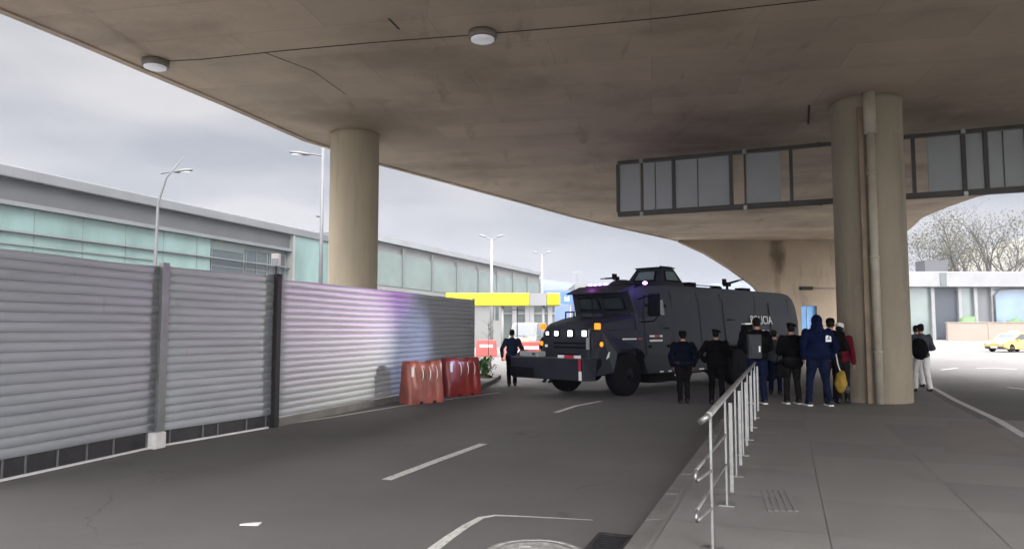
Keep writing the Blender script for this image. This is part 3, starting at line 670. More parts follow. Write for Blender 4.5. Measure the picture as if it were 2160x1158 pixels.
# ------------------------------------------------------------------ railing
rl = tag(empty('railing', (0, 0, 0)), 'pale steel handrail along the kerb of the pavement', 'railing')
r0 = Vector((*g(1505, 1160, KH), 0)); r0 = Vector(on_z(1504, 1158, KH)); r1 = Vector(on_z(1594, 881, KH)); rd = (r1 - r0).normalized(); RL = (r1 - r0).length
nP = 7
for i in range(nP):
    p = r0 + rd * (RL * i / (nP - 1))
    b = MB(); nn = Vector((rd.y, -rd.x, 0))
    b.bar(p + Vector((0, 0, .0)), p + Vector((0, 0, .93)), .055, .018, nn); po = b.build('post', 'galv', rl, bevel=.003)
    b = MB(); T = Matrix.Translation(p) @ Matrix.Rotation(-math.atan2(rd.x, rd.y), 4, 'Z'); b.box(-.07, .07, -.05, .05, 0, .012, T); b.build('foot_plate', 'galv', po)
    b = MB(); b.bar(p + nn * .045 + Vector((0, 0, .12)), p + nn * .045 + Vector((0, 0, .9)), .012, .03, nn) 
    if i > 0: b.build('stiffener', 'galv', po)
    else: b.bm.free()
up = Vector((0, 0, 1)); st = r0 - rd * .12; nn = Vector((rd.y, -rd.x, 0))
b = MB(); b.tube([st + up * .95, r1 + rd * .1 + up * .95], .025, 14); b.build('handrail', 'galv', rl)
b = MB(); b.tube([st + nn * -.06 + up * .90, r1 + up * .9 - nn * .06], .015, 12); b.tube([st + up * .95, st - rd * .02 - nn * .03 + up * .925, st - nn * .06 + up * .90], .022, 10); b.build('handrail', 'galv', rl)
for h in (.62, .36):
    b = MB(); e_ = r0 + rd * (RL / 6 * 1)
    q0 = r0 - rd * .42 - nn * .06; q1 = e_
    b.tube([q0 + up * h, q1 + up * h], .012, 10); b.tube([q0 + up * (h), q0 - rd * .06 + up * (h - .035), q0 + up * (h - .07)], .012, 10); b.tube([q0 + up * (h - .07), r0 + up * (h - .07)], .012, 10)
    b.build('mid_rail', 'galv', rl)

# ------------------------------------------------------------------ terminal building on the left
BD = Vector((.335, 1, 0)).normalized(); BN = Vector((BD.y, -BD.x, 0)); B0 = Vector((-22.5, 32, 0))
BT = Matrix(((BD.x, -BN.x, 0, B0.x), (BD.y, -BN.y, 0, B0.y), (0, 0, 1, 0), (0, 0, 0, 1)))   # x along, y away from the road, z up
def bs(px): return on_line(px, 500, (B0.x, B0.y), (BD.x, BD.y))[0]
tb = tag(empty('terminal_building', (0, 0, 0)), 'long terminal building with teal glazing under a dark grey cladding band', 'building'); tb.matrix_world = BT
s0, s1, s2 = bs(-350), bs(614), bs(735)
b = MB(); b.box(s0, s2, .5, 22, 0, 8.3); b.build('core', 'clad', tb)
b = MB(); b.box(s0, s2 + .6, -.25, 22.4, 8.42, 8.95); b.build('roof', 'roofp', tb, bevel=.05)
b = MB(); b.box(s0, s1, .12, .5, 7.42, 8.42); b.build('cladding_band', 'louvre', tb)
b = MB(); b.box(s0, s1 + .1, -.12, .3, 7.22, 7.42); b.box(s0, s1, .0, .2, 6.05, 6.13); b.build('ledge', 'roofp', tb)
b = MB(); b.box(s0, bs(450), .2, .45, 0, 7.22); b.build('glazing', 'glasst', tb)
b = MB(); b.box(bs(450), s1, .36, .45, 0, 7.22); b.build('glazing', 'glassg', tb)
gz = MB(); gz.box(s1 + .2, s2, -.1, .3, 0, 8.42); gz.build('glazing', 'glasst', tb)
b = MB()
x = s0
while x < bs(450): b.box(x, x + .05, .17, .21, 0, 7.22); x += 2.6
b.build('mullion', 'glassg', tb)
b = MB(); b.box(s1, s1 + .22, -.2, .4, 0, 8.42); b.build('corner_post', 'clad', tb)
def window(x0, x1, z0, z1, y, cols_, rows_):
    f = MB(); t = .07
    f.box(x0, x1, y - .06, y, z0, z0 + t); f.box(x0, x1, y - .06, y, z1 - t, z1); f.box(x0, x0 + t, y - .06, y, z0 + t, z1 - t); f.box(x1 - t, x1, y - .06, y, z0 + t, z1 - t)
    for i in range(1, cols_): xx = x0 + (x1 - x0) * i / cols_; f.box(xx - t / 2, xx + t / 2, y - .055, y - .003, z0 + t, z1 - t)
    for j in range(1, rows_): zz = z0 + (z1 - z0) * j / rows_; f.box(x0 + t, x1 - t, y - .05, y - .006, zz - t / 2, zz + t / 2)
    wf = f.build('window', 'roofp', tb); p = MB(); p.box(x0 + .02, x1 - .02, y - .02, y + .02, z0 + .02, z1 - .02); p.build('pane', 'glassd', wf)
window(bs(527), bs(572), 4.4, 6.95, .33, 2, 2); window(bs(576), bs(610), 4.2, 6.95, .33, 3, 1)
window(bs(455), bs(523), 4.6, 6.7, .34, 1, 2)
b = MB(); zt = 4.55
b.box(bs(60), bs(100), .10, .17, zt, zt + .62); b.build('white_panel', 'bwhite', tb)
b = MB(); b.box(bs(-5), bs(30), .10, .17, zt, zt + .3); b.build('white_panel', 'bwhite', tb)
b = MB(); b.box(s0, bs(330), .10, .16, 5.5, 5.58); b.box(s0, bs(430), .12, .16, 4.1, 4.16); b.build('transom', 'glassg', tb)
# far hall beyond the pier
B1 = B0 + BD * (bs(760) + 4) ; h0, h1 = bs(735) + 3, bs(1140)
fh = tag(empty('far_hall', (0, 0, 0)), 'long pale hall with a sloping roofline fading into haze behind the yellow beam', 'building'); fh.matrix_world = BT
b = MB(); b.hexa([(h0, .2, 0), (h1, .2, 0), (h1, 30, 0), (h0, 30, 0)], [(h0, .2, 9.4), (h1, .2, 9.9), (h1, 30, 9.9), (h0, 30, 9.4)]); b.build('wall', 'clad', fh)
b = MB(); b.hexa([(h0, -.3, 9.4), (h1, -.3, 9.9), (h1, 30, 9.9), (h0, 30, 9.4)], [(h0, .0, 10.0), (h1, .0, 10.5), (h1, 30, 11.5), (h0, 30, 11.0)]); b.build('roof', 'roofp', fh)
b = MB(); b.box(h0, h1, -.02, .21, 5.6, 8.6); b.build('glazing', 'glassg', fh)
b = MB()
x = h0
while x < h1: b.box(x, x + .25, -.12, -.025, 4.6, 9.3); x += 6.5
b.build('fin', 'roofp', fh)
b = MB(); b.box(h0, h1, -.3, .1, 4.9, 5.5); b.build('ledge', 'clad', fh)

# ------------------------------------------------------------------ canopy and things under it
def yb(px, py, Y): v = on_y(px, py, Y); return v
Yc = 46.0
cp = tag(empty('height_beam', (0, 0, 0)), 'bright yellow overhead beam with one white section, on thin posts', 'beam')
l0, l1, wl, wr = yb(940, 618, Yc), yb(1182, 645, Yc), yb(1117, 630, Yc), yb(1153, 630, Yc)
b = MB(); b.box(l0.x, wl.x, Yc, Yc + .7, l1.z, l0.z); b.build('beam', 'yellow', cp, bevel=.05)
b = MB(); b.box(wl.x + .005, wr.x - .005, Yc + .01, Yc + .69, l1.z + .02, l0.z - .01); b.build('plate', 'bwhite', cp)
b = MB(); b.box(wr.x, l1.x, Yc, Yc + .7, l1.z, l0.z); b.build('beam', 'yellow', cp, bevel=.09, bseg=3)
for px in (1060, 1146):
    v = yb(px, 640, Yc + .35); b = MB(); b.tube([(v.x, v.y, 0), (v.x, v.y, l1.z + .03)], .085, 12); b.build('post', 'bwhite', cp)
# white block with shopfront under it
Ys = 72.0
sh = tag(empty('shop_building', (0, 0, 0)), 'low white building with grey green shopfront glass beneath the yellow beam', 'building')
a0, a1, a2 = yb(985, 640, Ys).x, yb(1062, 640, Ys).x, yb(1172, 640, Ys).x
zt = yb(1000, 646, Ys).z; b = MB(); b.box(a0, a1, Ys, Ys + 9, 0, zt); b.build('wall', 'clad', sh)
b = MB(); b.box(a1, a2, Ys + 1.2, Ys + 9, 0, zt + .5); b.build('shopfront', 'glassg', sh)
b = MB(); b.box(a0 - .2, a2 + .4, Ys - .6, Ys + 9.2, zt + .5, zt + 1.1); b.build('roof', 'roofp', sh)
for px in (1085, 1112, 1122, 1160):
    v = yb(px, 660, Ys + .6).x; b = MB(); b.box(v - .22, v + .22, Ys + .4, Ys + .85, 0, zt + .5); b.build('column', 'bwhite', sh)
for px0, px1 in ((1036, 1042), (1045, 1052)):
    v0, v1 = yb(px0, 650, Ys).x, yb(px1, 650, Ys).x; b = MB(); b.box(v0, v1, Ys - .04, Ys - .005, 2.6, 4.4); b.build('window', 'glassd', sh)
b = MB(); b.box(a1, a2, Ys + 1.0, Ys + 1.15, 3.2, 3.4); b.build('awning', 'steelg', sh)
# blue building and sign beyond
Yb = 150.0
bb = tag(empty('blue_building', (0, 0, 0)), 'pale blue clad building far behind the armoured truck bonnet', 'building')
x0, x1 = yb(1150, 650, Yb).x, yb(1212, 650, Yb).x; zz = yb(1180, 612, Yb).z
b = MB(); b.box(x0, x1, Yb, Yb + 20, 0, zz); b.build('wall', 'bluebld', bb)
x2 = yb(1238, 650, Yb).x; b = MB(); b.box(x1, x2, Yb - 1, Yb + 18, 0, yb(1215, 600, Yb).z); b.build('tower', 'clad', bb)
b = MB(); b.box(x0 + 1, x1 - .6, Yb - .25, Yb - .01, 2.6, 2.9); b.build('ledge', 'clad', bb)
Yg = 62.0
sg = tag(empty('direction_sign', (0, 0, 0)), 'small blue sign with a white emblem beside the end of the yellow beam', 'sign')
p0, p1 = yb(1184, 617, Yg), yb(1206, 641, Yg); b = MB(); b.box(p0.x, p1.x, Yg, Yg + .08, p1.z, p0.z); bo = b.build('board', 'bluesign', sg)
b = MB(); cx_, cz = (p0.x + p1.x) / 2 + .04, (p0.z + p1.z) / 2 - .02
b.hexa([(cx_ - .18, Yg - .012, cz - .2), (cx_ - .02, Yg - .012, cz - .2), (cx_ - .02, Yg - .012, cz + .02), (cx_ - .18, Yg - .012, cz + .2)], [(cx_ - .18, Yg - .002, cz - .2), (cx_ - .02, Yg - .002, cz - .2), (cx_ - .02, Yg - .002, cz + .02), (cx_ - .18, Yg - .002, cz + .2)])
b.hexa([(cx_ + .02, Yg - .012, cz - .2), (cx_ + .18, Yg - .012, cz - .2), (cx_ + .16, Yg - .012, cz + .22), (cx_ + .02, Yg - .012, cz + .02)], [(cx_ + .02, Yg - .002, cz - .2), (cx_ + .18, Yg - .002, cz - .2), (cx_ + .16, Yg - .002, cz + .22), (cx_ + .02, Yg - .002, cz + .02)])
b.build('emblem', 'white', bo)
b = MB(); b.tube([(p1.x - .1, Yg + .12, 0), (p1.x - .1, Yg + .12, p0.z)], .05, 8); b.build('post', 'galv', sg)
b = MB(); b.bar((p0.x - .1, Yg + .05, p1.z - .12), (p1.x + .2, Yg + .05, p1.z - .12), .05, .05); b.build('rail', 'post', sg)

# street lamps
def street_lamp(px, ptop, Y, label, head, curve=0, s=1.0, base=.09):
    v = yb(px, ptop, Y); o = tag(empty('street_lamp', (v.x, v.y, 0)), label, 'street lamp', 'street lamps beyond the road')
    H = v.z; b = MB()
    pts = [(0, 0, 0), (0, 0, H * .55), (.02 * curve, 0, H * .78), (.32 * curve, 0, H * .90), (1.0 * curve, 0, H)] if curve else [(0, 0, 0), (0, 0, H)]
    rs = [base, base * .75, base * .6, base * .45, base * .2] if curve else [base, base * .6]
    b.tube(pts, rs, 10); b.build('pole', 'lampm', o)
    b = MB(); hd, hz, L_ = head
    x0 = .1 * curve if curve else 0
    b.tube([(x0, 0, hz - .1), (x0 + hd * .35, 0, hz - .02), (x0 + hd * .6, 0, hz)], .03, 8); b.build('arm', 'lampm', o)
    b = MB(); b.ell((x0 + hd * (.6 + L_ / 2), 0, hz + .02), (L_ / 2 + .1, .16, .075), Matrix.Rotation(-.12 * (1 if hd > 0 else -1), 3, 'Y')); lh = b.build('lamp_head', 'lampm', o)
    b = MB(); b.ell((x0 + hd * (.6 + L_ / 2), 0, hz - .02), (L_ / 2, .12, .05), seg=12); b.build('lens', 'lens', lh)
    return o
street_lamp(336, 330, 30, 'curved street lamp in front of the grey band of the terminal building', (1, yb(340, 362, 30).z, .62), curve=1.05)
o = street_lamp(682, 286, 30, 'tall straight street lamp beside the pale round pier', (-1, yb(640, 325, 30).z, .72), base=.10)
b = MB(); b.bar((0, 0, yb(675, 458, 30).z), (-.22, 0, yb(675, 458, 30).z + .03), .05, .05); b.build('bracket', 'rust', o)
def far_lamp(px, py, Y, label):
    v = yb(px, py, Y); o = tag(empty('street_lamp', (v.x, v.y, 0)), label, 'street lamp', 'street lamps beyond the road')
    b = MB(); b.tube([(0, 0, 0), (0, 0, v.z)], [.15, .1], 10); b.build('pole', 'bwhite', o)
    b = MB()
    for sx in (-1, 1): b.tube([(0, 0, v.z - .1), (sx * .35, 0, v.z + .1), (sx * .5, 0, v.z + .22)], .045, 6)
    b.build('arm', 'post', o)
    for sx in (-1, 1):
        b = MB(); b.ell((sx * .72, 0, v.z + .28), (.36, .15, .07), Matrix.Rotation(-sx * .25, 3, 'Y')); b.build('lamp_head', 'post', o)
far_lamp(1037, 505, 60, 'white post with twin lamp heads rising behind the yellow beam, nearer the hoarding')
far_lamp(1143, 538, 78, 'smaller white twin headed lamp post near the white section of the beam')
v = yb(1217, 574, 120); o = tag(empty('antenna_mast', (v.x, v.y, 0)), 'thin T shaped antenna mast far behind the truck', 'antenna')
b = MB(); b.tube([(0, 0, 0), (0, 0, v.z)], [.16, .06], 8); b.build('mast', 'lampm', o)
b = MB(); b.bar((-.95, 0, v.z), (.95, 0, v.z), .1, .1)
for k in range(5): b.bar((-.8 + k * .4, 0, v.z - .15), (-.8 + k * .4, 0, v.z + .15), .05, .05, (0, 1, 0))
b.build('cross_arm', 'post', o)

# van, barrel behind the barrier
def wheel(o, x, y, r, wd, name='wheel', axis='y', parts=True):
    T = Matrix.Rotation(R(90), 4, 'X'); b = MB()
    prof = [(r * .62, -wd / 2), (r * .9, -wd / 2), (r, -wd * .32), (r, wd * .32), (r * .9, wd / 2), (r * .62, wd / 2)]
    b.lathe(prof, (x, y, r), 32, T); wo = b.build(name, 'tyre', o)
    b = MB(); b.lathe([(r * .62, -wd * .42), (r * .55, -wd * .3), (r * .3, -wd * .36), (r * .28, -wd * .5), (.001, -wd * .5)], (x, y, r), 24, T)
    b.lathe([(r * .62, wd * .42), (r * .55, wd * .3), (r * .3, wd * .36), (r * .28, wd * .5), (.001, wd * .5)], (x, y, r), 24, T); b.build('rim', 'rim', wo)
    return wo
def vehicle(name, loc, rz, prof, wd, paint, label, cat, wins, wheels, hl, tl, inset=.12, roofz=None):
    """prof: side outline (x forward, z up); narrows above the belt line"""
    o = tag(empty(name, loc, rz), label, cat); b = MB(); n = len(prof); belt = hl[1] + .22; top = max(z for x, z in prof)
    def y(z, s): return s * (wd / 2 - inset * max(0, (z - belt)) / (top - belt))
    ls = [[b.bm.verts.new((x, y(z, s), z)) for x, z in prof] for s in (-1, 1)]
    b.bm.faces.new(ls[0]); b.bm.faces.new(ls[1][::-1])
    for i in range(n): b.bm.faces.new([ls[0][i], ls[0][(i + 1) % n], ls[1][(i + 1) % n], ls[1][i]])
    bd_ = b.build('body', paint, o, bevel=.05, bseg=3)
    for wn in wins:      # side windows as polygons on both sides
        for s in (-1, 1):
            b = MB(); b.hexa([(x, y(z, s) + s * .004, z) for x, z in wn], [(x, y(z, s) + s * .016, z) for x, z in wn]); b.build('window', 'glassd', o)
    for (xa, za, xb, zb) in roofz or []:   # windscreens: between two profile points
        nx_, nz_ = (za - zb), (xb - xa); l = math.hypot(nx_, nz_); nx_, nz_ = nx_ / l, nz_ / l
        if nz_ < 0: nx_, nz_ = -nx_, -nz_
        ya, yb_ = wd / 2 - .16, wd / 2 - inset - .12
        lo = [(xa + nx_ * .006, -ya, za + nz_ * .006), (xa + nx_ * .006, ya, za + nz_ * .006), (xb + nx_ * .006, yb_, zb + nz_ * .006), (xb + nx_ * .006, -yb_, zb + nz_ * .006)]
        b = MB(); b.hexa(lo, [(p[0] + nx_ * .012, p[1], p[2] + nz_ * .012) for p in lo]); b.build('windscreen', 'glassd', o)
    for wx in wheels:
        for s in (-1, 1): wheel(o, wx, s * (wd / 2 - .11), .32, .22)
    for s in (-1, 1):
        b = MB(); b.box(hl[0] - .02, hl[0] + .03, s * (wd / 2 - .38) - .16, s * (wd / 2 - .38) + .16, hl[1] - .07, hl[1] + .07); b.build('headlight', 'lens', o, bevel=.015)
        b = MB(); b.box(tl[0] - .03, tl[0] + .02, s * (wd / 2 - .22) - .09, s * (wd / 2 - .22) + .09, tl[1] - .09, tl[1] + .09); b.build('tail_light', 'reflr', o, bevel=.01)
    b = MB(); b.box(hl[0] - .04, hl[0] + .05, -wd / 2 + .12, wd / 2 - .12, .25, .42); b.build('bumper', 'rim', o, bevel=.02)
    b = MB(); b.box(hl[0] + .03, hl[0] + .06, -.26, .26, .32, .42); b.build('number_plate', 'white', o)
    for s in (-1, 1):
        b = MB(); b.ell((hl[0] - 1.35, s * (wd / 2 + .06), belt + .06), (.06, .09, .07), seg=10); b.build('mirror', paint, o)
    return o
car_prof = [(-2.05, .3), (-2.12, .55), (-2.08, .88), (-1.75, .95), (-1.15, 1.36), (-.75, 1.46), (.15, 1.46), (.55, 1.38), (1.15, .97), (1.9, .83), (2.1, .68), (2.12, .35), (1.75, .22), (-1.8, .22)]
c = on_z(2140, 743); tx = vehicle('taxi', (c.x + .8, c.y + 1.2, 0), R(200), car_prof, 1.68, 'taxi', 'yellow taxi driving on the far road, cut by the frame', 'taxi',
    [[(-1.05, .98), (-.72, 1.36), (-.12, 1.38), (-.12, .98)], [(-.06, .98), (-.06, 1.38), (.22, 1.36), (.98, .98)]], (-1.3, 1.35), (2.1, .62), (-2.1, .75), roofz=[(1.06, 1.01, .6, 1.34), (-1.7, .985, -1.2, 1.325)])
b = MB(); b.box(-.12, .12, -.3, .3, 1.45, 1.60); b.build('roof_sign', 'whitec', tx, bevel=.02)
van_prof = [(-2.5, .35), (-2.52, 1.9), (-2.35, 2.15), (1.1, 2.15), (1.5, 2.02), (2.1, 1.25), (2.55, 1.05), (2.65, .8), (2.65, .35), (-2.2, .28)]
c = on_z(1127, 751); vehicle('van', (c.x - .3, c.y + 2.2, 0), R(258), van_prof, 1.9, 'bwhite', 'white van parked beyond the red barriers, past the truck front', 'van',
    [[(.3, 1.25), (.3, 1.85), (1.35, 1.85), (1.85, 1.25)]], (-1.6, 1.75), (2.64, .78), (-2.5, .9), inset=.14, roofz=[(2.05, 1.3, 1.55, 1.95)])
c = on_z(1107, 752); o = tag(empty('water_tank', (c.x, c.y - 1.0, 0)), 'rounded beige tank standing by the pinkish barrier', 'tank')
b = MB(); b.lathe([(.45, 0), (.5, .1), (.5, .45), (.47, .48), (.5, .52), (.5, .95), (.42, 1.12), (.2, 1.2), (.001, 1.21)], seg=28); b.build('body', 'camo', o)
b = MB(); b.lathe([(.16, 1.19), (.16, 1.27), (.001, 1.28)], seg=20); b.build('lid', 'housing', o)
# thin bare shrub & pole signs
c = on_z(1030, 760); o = tag(empty('sapling', (c.x, c.y, 0)), 'thin leafless sapling above the bright red barrier', 'tree')
random.seed(5); b = MB(); b.tube([(0, 0, 0), (.03, 0, 1.9)], [.03, .015], 6)
for k in range(16):
    z = random.uniform(1.2, 1.95); a = random.uniform(0, 6.28); d = Vector((math.cos(a), math.sin(a), .9)) * random.uniform(.2, .42); b.tube([(.02, 0, z), Vector((.02, 0, z)) + d], [.012, .006], 5)
b.build('trunk', 'bark', o)
c = on_z(1091, 752); o = tag(empty('sign_post', (c.x, c.y, 0)), 'thin dark post with a short crossbar behind the walking man', 'post')
b = MB(); b.tube([(0, 0, 0), (0, 0, 3.1)], .035, 8); b.build('pole', 'rust', o); b = MB(); b.bar((-.35, 0, 2.95), (.4, 0, 2.95), .05, .05); b.build('crossbar', 'rust', o); b = MB(); b.bar((-.25, 0, 1.3), (.5, 0, 1.3), .04, .04); b.build('crossbar', 'rust', o)

# ------------------------------------------------------------------ right background
Yr = 124.0
rb = tag(empty('station_building', (0, 0, 0)), 'long white fascia building with tinted glass bays across the right road', 'building')
xl, xr = yb(1880, 600, Yr).x, yb(2420, 600, Yr).x; z1, z2, z3 = yb(1920, 574, Yr).z, yb(1920, 606, Yr).z, yb(1920, 600, Yr).z
b = MB(); b.box(xl, xr, Yr - 1.2, Yr + 14, z2, z1); b.build('fascia', 'bwhite', rb, bevel=.1)
b = MB(); b.box(xl, xr, Yr + .6, Yr + 13, 0, z2); b.build('wall', 'clad', rb)
for a_, c_, m_ in ((1906, 1962, 'glassg'), (1968, 2018, 'navyp'), (2023, 2052, 'glassg'), (2056, 2088, 'roofp'), (2094, 2200, 'glassb'), (2210, 2330, 'glassb')):
    p, q = yb(a_, 600, Yr).x, yb(c_, 600, Yr).x; b = MB(); b.box(p, q, Yr + .2, Yr + .55, .2, z2 - .05); b.build('glazing' if m_ != 'navyp' else 'dark_panel', m_, rb)
for px in (1964, 2021, 2054, 2090, 2205):
    p = yb(px, 600, Yr).x; b = MB(); b.box(p - .28, p + .28, Yr - .4, Yr + .15, 0, z2); b.build('column', 'bwhite', rb)
b = MB(); p = yb(2090, 600, Yr).x; b.tube([(p + .1, Yr - .6, 0), (p + .1, Yr - .6, z2 - 1.4), (p + 1.0, Yr - .6, z2 - .4), (p + 4, Yr - .6, z2 - .15), (p + 14, Yr - .6, z2 - .12)], .16, 8); b.build('frame_tube', 'steeld', rb)
p = yb(1990, 560, Yr); b = MB(); b.box(p.x - 2, p.x + 1.9, Yr + 2, Yr + 5, z1, yb(1990, 547, Yr).z); b.build('roof_box', 'louvre', rb)
p = yb(1980, 590, Yr); b = MB(); b.box(p.x - .5, p.x + .6, Yr - 1.3, Yr - 1.22, z2 + .2, z1 - .2); b.build('vent', 'glassd', rb)
for k, px in enumerate((2035, 2130)):
    p = yb(px, 690, Yr - 1).x; b = MB(); b.ell((p, Yr - 2.2, 1.2), (2.2 - k * .2, 1.2, 2.4), seg=14)
    for v in b.bm.verts: v.co += Vector((noise.noise(v.co * .9), 0, noise.noise(v.co * .8 + Vector((4, 4, 4))))) * .7
    me_o = b.build('shrub', 'leaf3', None); tag(me_o, ['rounded green shrub behind the peach wall, before the narrow glass bay', 'green shrub at the foot of the wide blue glass bay'][k], 'shrub')
Yw = 112.0
o = tag(empty('boundary_wall', (0, 0, 0)), 'low peach coloured wall across the far road', 'wall')
x0, x1 = yb(1998, 690, Yw).x, yb(2400, 690, Yw).x; zt = yb(2060, 681, Yw).z
b = MB(); b.box(x0, x1, Yw, Yw + .4, 0, zt); b.build('panel', 'peach', o); b = MB(); b.box(x0 - .1, x1, Yw - .08, Yw + .48, zt, zt + .14); b.build('coping', 'peach', o)
b = MB()
for k in range(9): b.box(x0 + k * 6.2, x0 + k * 6.2 + .3, Yw - .07, Yw - .005, 0, zt)
b.build('pilaster', 'peach', o)
# traffic pieces by the far left end of that wall
c = on_z(1990, 716); o = tag(empty('traffic_cone', (c.x, c.y, 0)), 'tall dark and white cone shaped marker at the end of the peach wall', 'cone')
b = MB(); b.lathe([(.7, 0), (.7, .12), (.45, .14), (.3, 1.2)], seg=20); b.build('base', 'navyp', o)
b = MB(); b.lathe([(.3, 1.2), (.16, 2.3), (.001, 2.32)], seg=20); b.build('top', 'white', o)

# trees
def limb(b, p, d, ln, r, lvl, tips, bend=.2):
    n = 4; pts = [p]; dd = d.copy()
    for i in range(n):
        dd = (dd + Vector((random.gauss(0, bend), random.gauss(0, bend), random.gauss(.06, bend * .5))) * .35).normalized(); pts.append(pts[-1] + dd * ln / n)
    r1 = r * (.55 if lvl > 0 else .25)
    b.tube(pts, [r + (r1 - r) * i / n for i in range(n + 1)], 7 if lvl > 1 else 4, caps=False)
    if lvl == 0: tips.append((pts[-1], dd)); tips.append((pts[2], dd)); return
    for k in range(random.choice([3, 4]) if lvl > 1 else 4):
        i = random.choice([2, 3, 4, 4]); a = random.uniform(0, 6.28)
        s = Vector((math.cos(a), math.sin(a), random.uniform(-.1, .8))).normalized()
        limb(b, pts[i], (dd * .9 + s * .75).normalized(), ln * random.uniform(.5, .72), r1 * random.uniform(.6, .85), lvl - 1, tips, bend)
def tree(px, Y, H, label, leaves, leafm='leaf2', seed=1, stems=1, lr=.16, spread=.5, lvl=4, rad=.28, cl=.8):
    random.seed(seed); v = yb(px, 690, Y); o = tag(empty('tree', (v.x, v.y, 0)), label, 'tree', 'trees behind the station')
    b = MB(); tips = []
    for k in range(stems):
        a = k * 6.28 / stems + .4; d = Vector((math.cos(a) * spread * .35 * (stems > 1), math.sin(a) * spread * .2 * (stems > 1), 1)).normalized()
        limb(b, Vector((math.cos(a) * .25 * (stems > 1), 0, 0)), d, H * .42, rad, lvl, tips)
    b.build('trunk', 'bark', o, weld=False)
    b = MB()
    for (p, d) in tips:
        for k in range(leaves):
            q = p + Vector((random.gauss(0, cl), random.gauss(0, cl), random.gauss(0, cl * .8))); u = Vector((random.gauss(0, 1), random.gauss(0, 1), random.gauss(0, 1))).normalized(); s = u.cross(Vector((.3, .5, .8))).normalized(); l = lr * random.uniform(.6, 1.5)
            b.face([q, q + u * l + s * l * .4, q + u * l * 1.8, q + u * l - s * l * .4])
    b.build('crown', leafm, o, weld=False)
tree(2072, 134, 25, 'nearly bare tall tree with several thin stems, the middle one of the row', 1, seed=4, stems=4, lr=.15, rad=.6)
tree(2118, 137, 26, 'nearly bare slender tree near the right end of the white fascia', 1, seed=8, stems=2, lr=.15, rad=.42)
tree(2040, 132, 23, 'slim sparse tree with a few pale leaves left of the many stemmed one', 2, seed=12, stems=2, lr=.2, rad=.24)
tree(1985, 140, 24, 'thinly leafed olive tree close to the overpass edge', 4, seed=21, stems=2, lr=.19, rad=.3, cl=1.3)
tree(2165, 142, 27, 'sparse tree rising at the very edge of the view above the blue glass', 2, seed=33, stems=2, lr=.22, rad=.3)

# hills
def ridge(name, pts, Y0, Y1, m):
    b = MB(); rows = []
    nx = 90; ny = 14
    xs = [p[0] for p in pts]
    def h(x):
        for i in range(len(pts) - 1):
            if pts[i][0] <= x <= pts[i + 1][0]:
                t = (x - pts[i][0]) / (pts[i + 1][0] - pts[i][0]); t = t * t * (3 - 2 * t); return pts[i][1] * (1 - t) + pts[i + 1][1] * t
        return 0
    for j in range(ny + 1):
        t = j / ny; r = []
        for i in range(nx + 1):
            x = xs[0] + (xs[-1] - xs[0]) * i / nx; k = math.sin(t * math.pi / 2) ** .8
            z = h(x) * k + (h(x) * .12) * noise.noise(Vector((x * .012, t * 3, 1))) * k
            r.append(b.bm.verts.new((x, Y0 + (Y1 - Y0) * t, z - .5 + 3 * noise.noise(Vector((x * .05, t * 8, 4))) * k)))
        rows.append(r)
    for j in range(ny):
        for i in range(nx): f = b.bm.faces.new([rows[j][i], rows[j][i + 1], rows[j + 1][i + 1], rows[j + 1][i]]); f.smooth = True
    tag(b.build(name, m), kind='structure')
def hx(px, Y): return yb(px, 690, Y).x
ridge('far_hills', [(-400, 20), (hx(900, 900), 40), (hx(1150, 900), 62), (hx(1300, 900), 50), (hx(1600, 900), 60), (900, 30)], 700, 900, 'hill')
ridge('hillside', [(hx(1900, 330), 0), (hx(1950, 330), 22), (hx(2000, 330), 30), (hx(2080, 330), 38), (hx(2200, 330), 44), (hx(2500, 330), 40), (hx(2900, 330), 10)], 190, 330, 'hill2')
# ------------------------------------------------------------------ armoured truck. local: x back along the truck, y to the far side, z up
TA = math.atan2(.69, .72)
tk = tag(empty('armoured_truck', (3.0, 19.0, 0), TA), 'huge dark grey armoured police truck with roof turret, headlights on', 'truck')
W0, W1 = .0, 2.42
def side_y(z, far=False):      # the hull leans in above the belt
    k = .06 + max(0, z - 1.5) * .13
    return W1 - k if far else W0 + k
def hull(name, prof, m='armour', bev=.03):
    b = MB(); n = len(prof)
    a = [b.bm.verts.new((x, side_y(z), z)) for x, z in prof]; c = [b.bm.verts.new((x, side_y(z, True), z)) for x, z in prof]
    b.bm.faces.new(a); b.bm.faces.new(c[::-1])
    for i in range(n): b.bm.faces.new([a[i], a[(i + 1) % n], c[(i + 1) % n], c[i]])
    return b.build(name, m, tk, bevel=bev, bseg=3)
# main body with the rear wheel arches cut into its outline and a rounded tail
def arch(xc, r, z0, n=8, flat=.0): return [(xc + r * math.cos(math.pi * (1 - k / n)), z0 + (1.12 - z0) * math.sin(math.pi * k / n)) for k in range(n + 1)]
body = [(.72, .95), (.9, .52), (4.85, .52), (4.95, 1.16), (6.35, 1.16), (6.45, .52), (7.1, .52), (7.2, 1.16), (8.55, 1.16), (8.65, .56), (9.7, .66), (9.9, 1.0), (9.95, 2.0), (9.88, 2.5), (9.72, 2.76), (9.45, 2.90), (9.0, 2.95), (5.0, 2.96), (2.0, 2.96), (.9, 2.88), (.28, 2.76), (.30, 2.70), (.52, 2.15), (.55, 1.2)]
hb = hull('body', body)
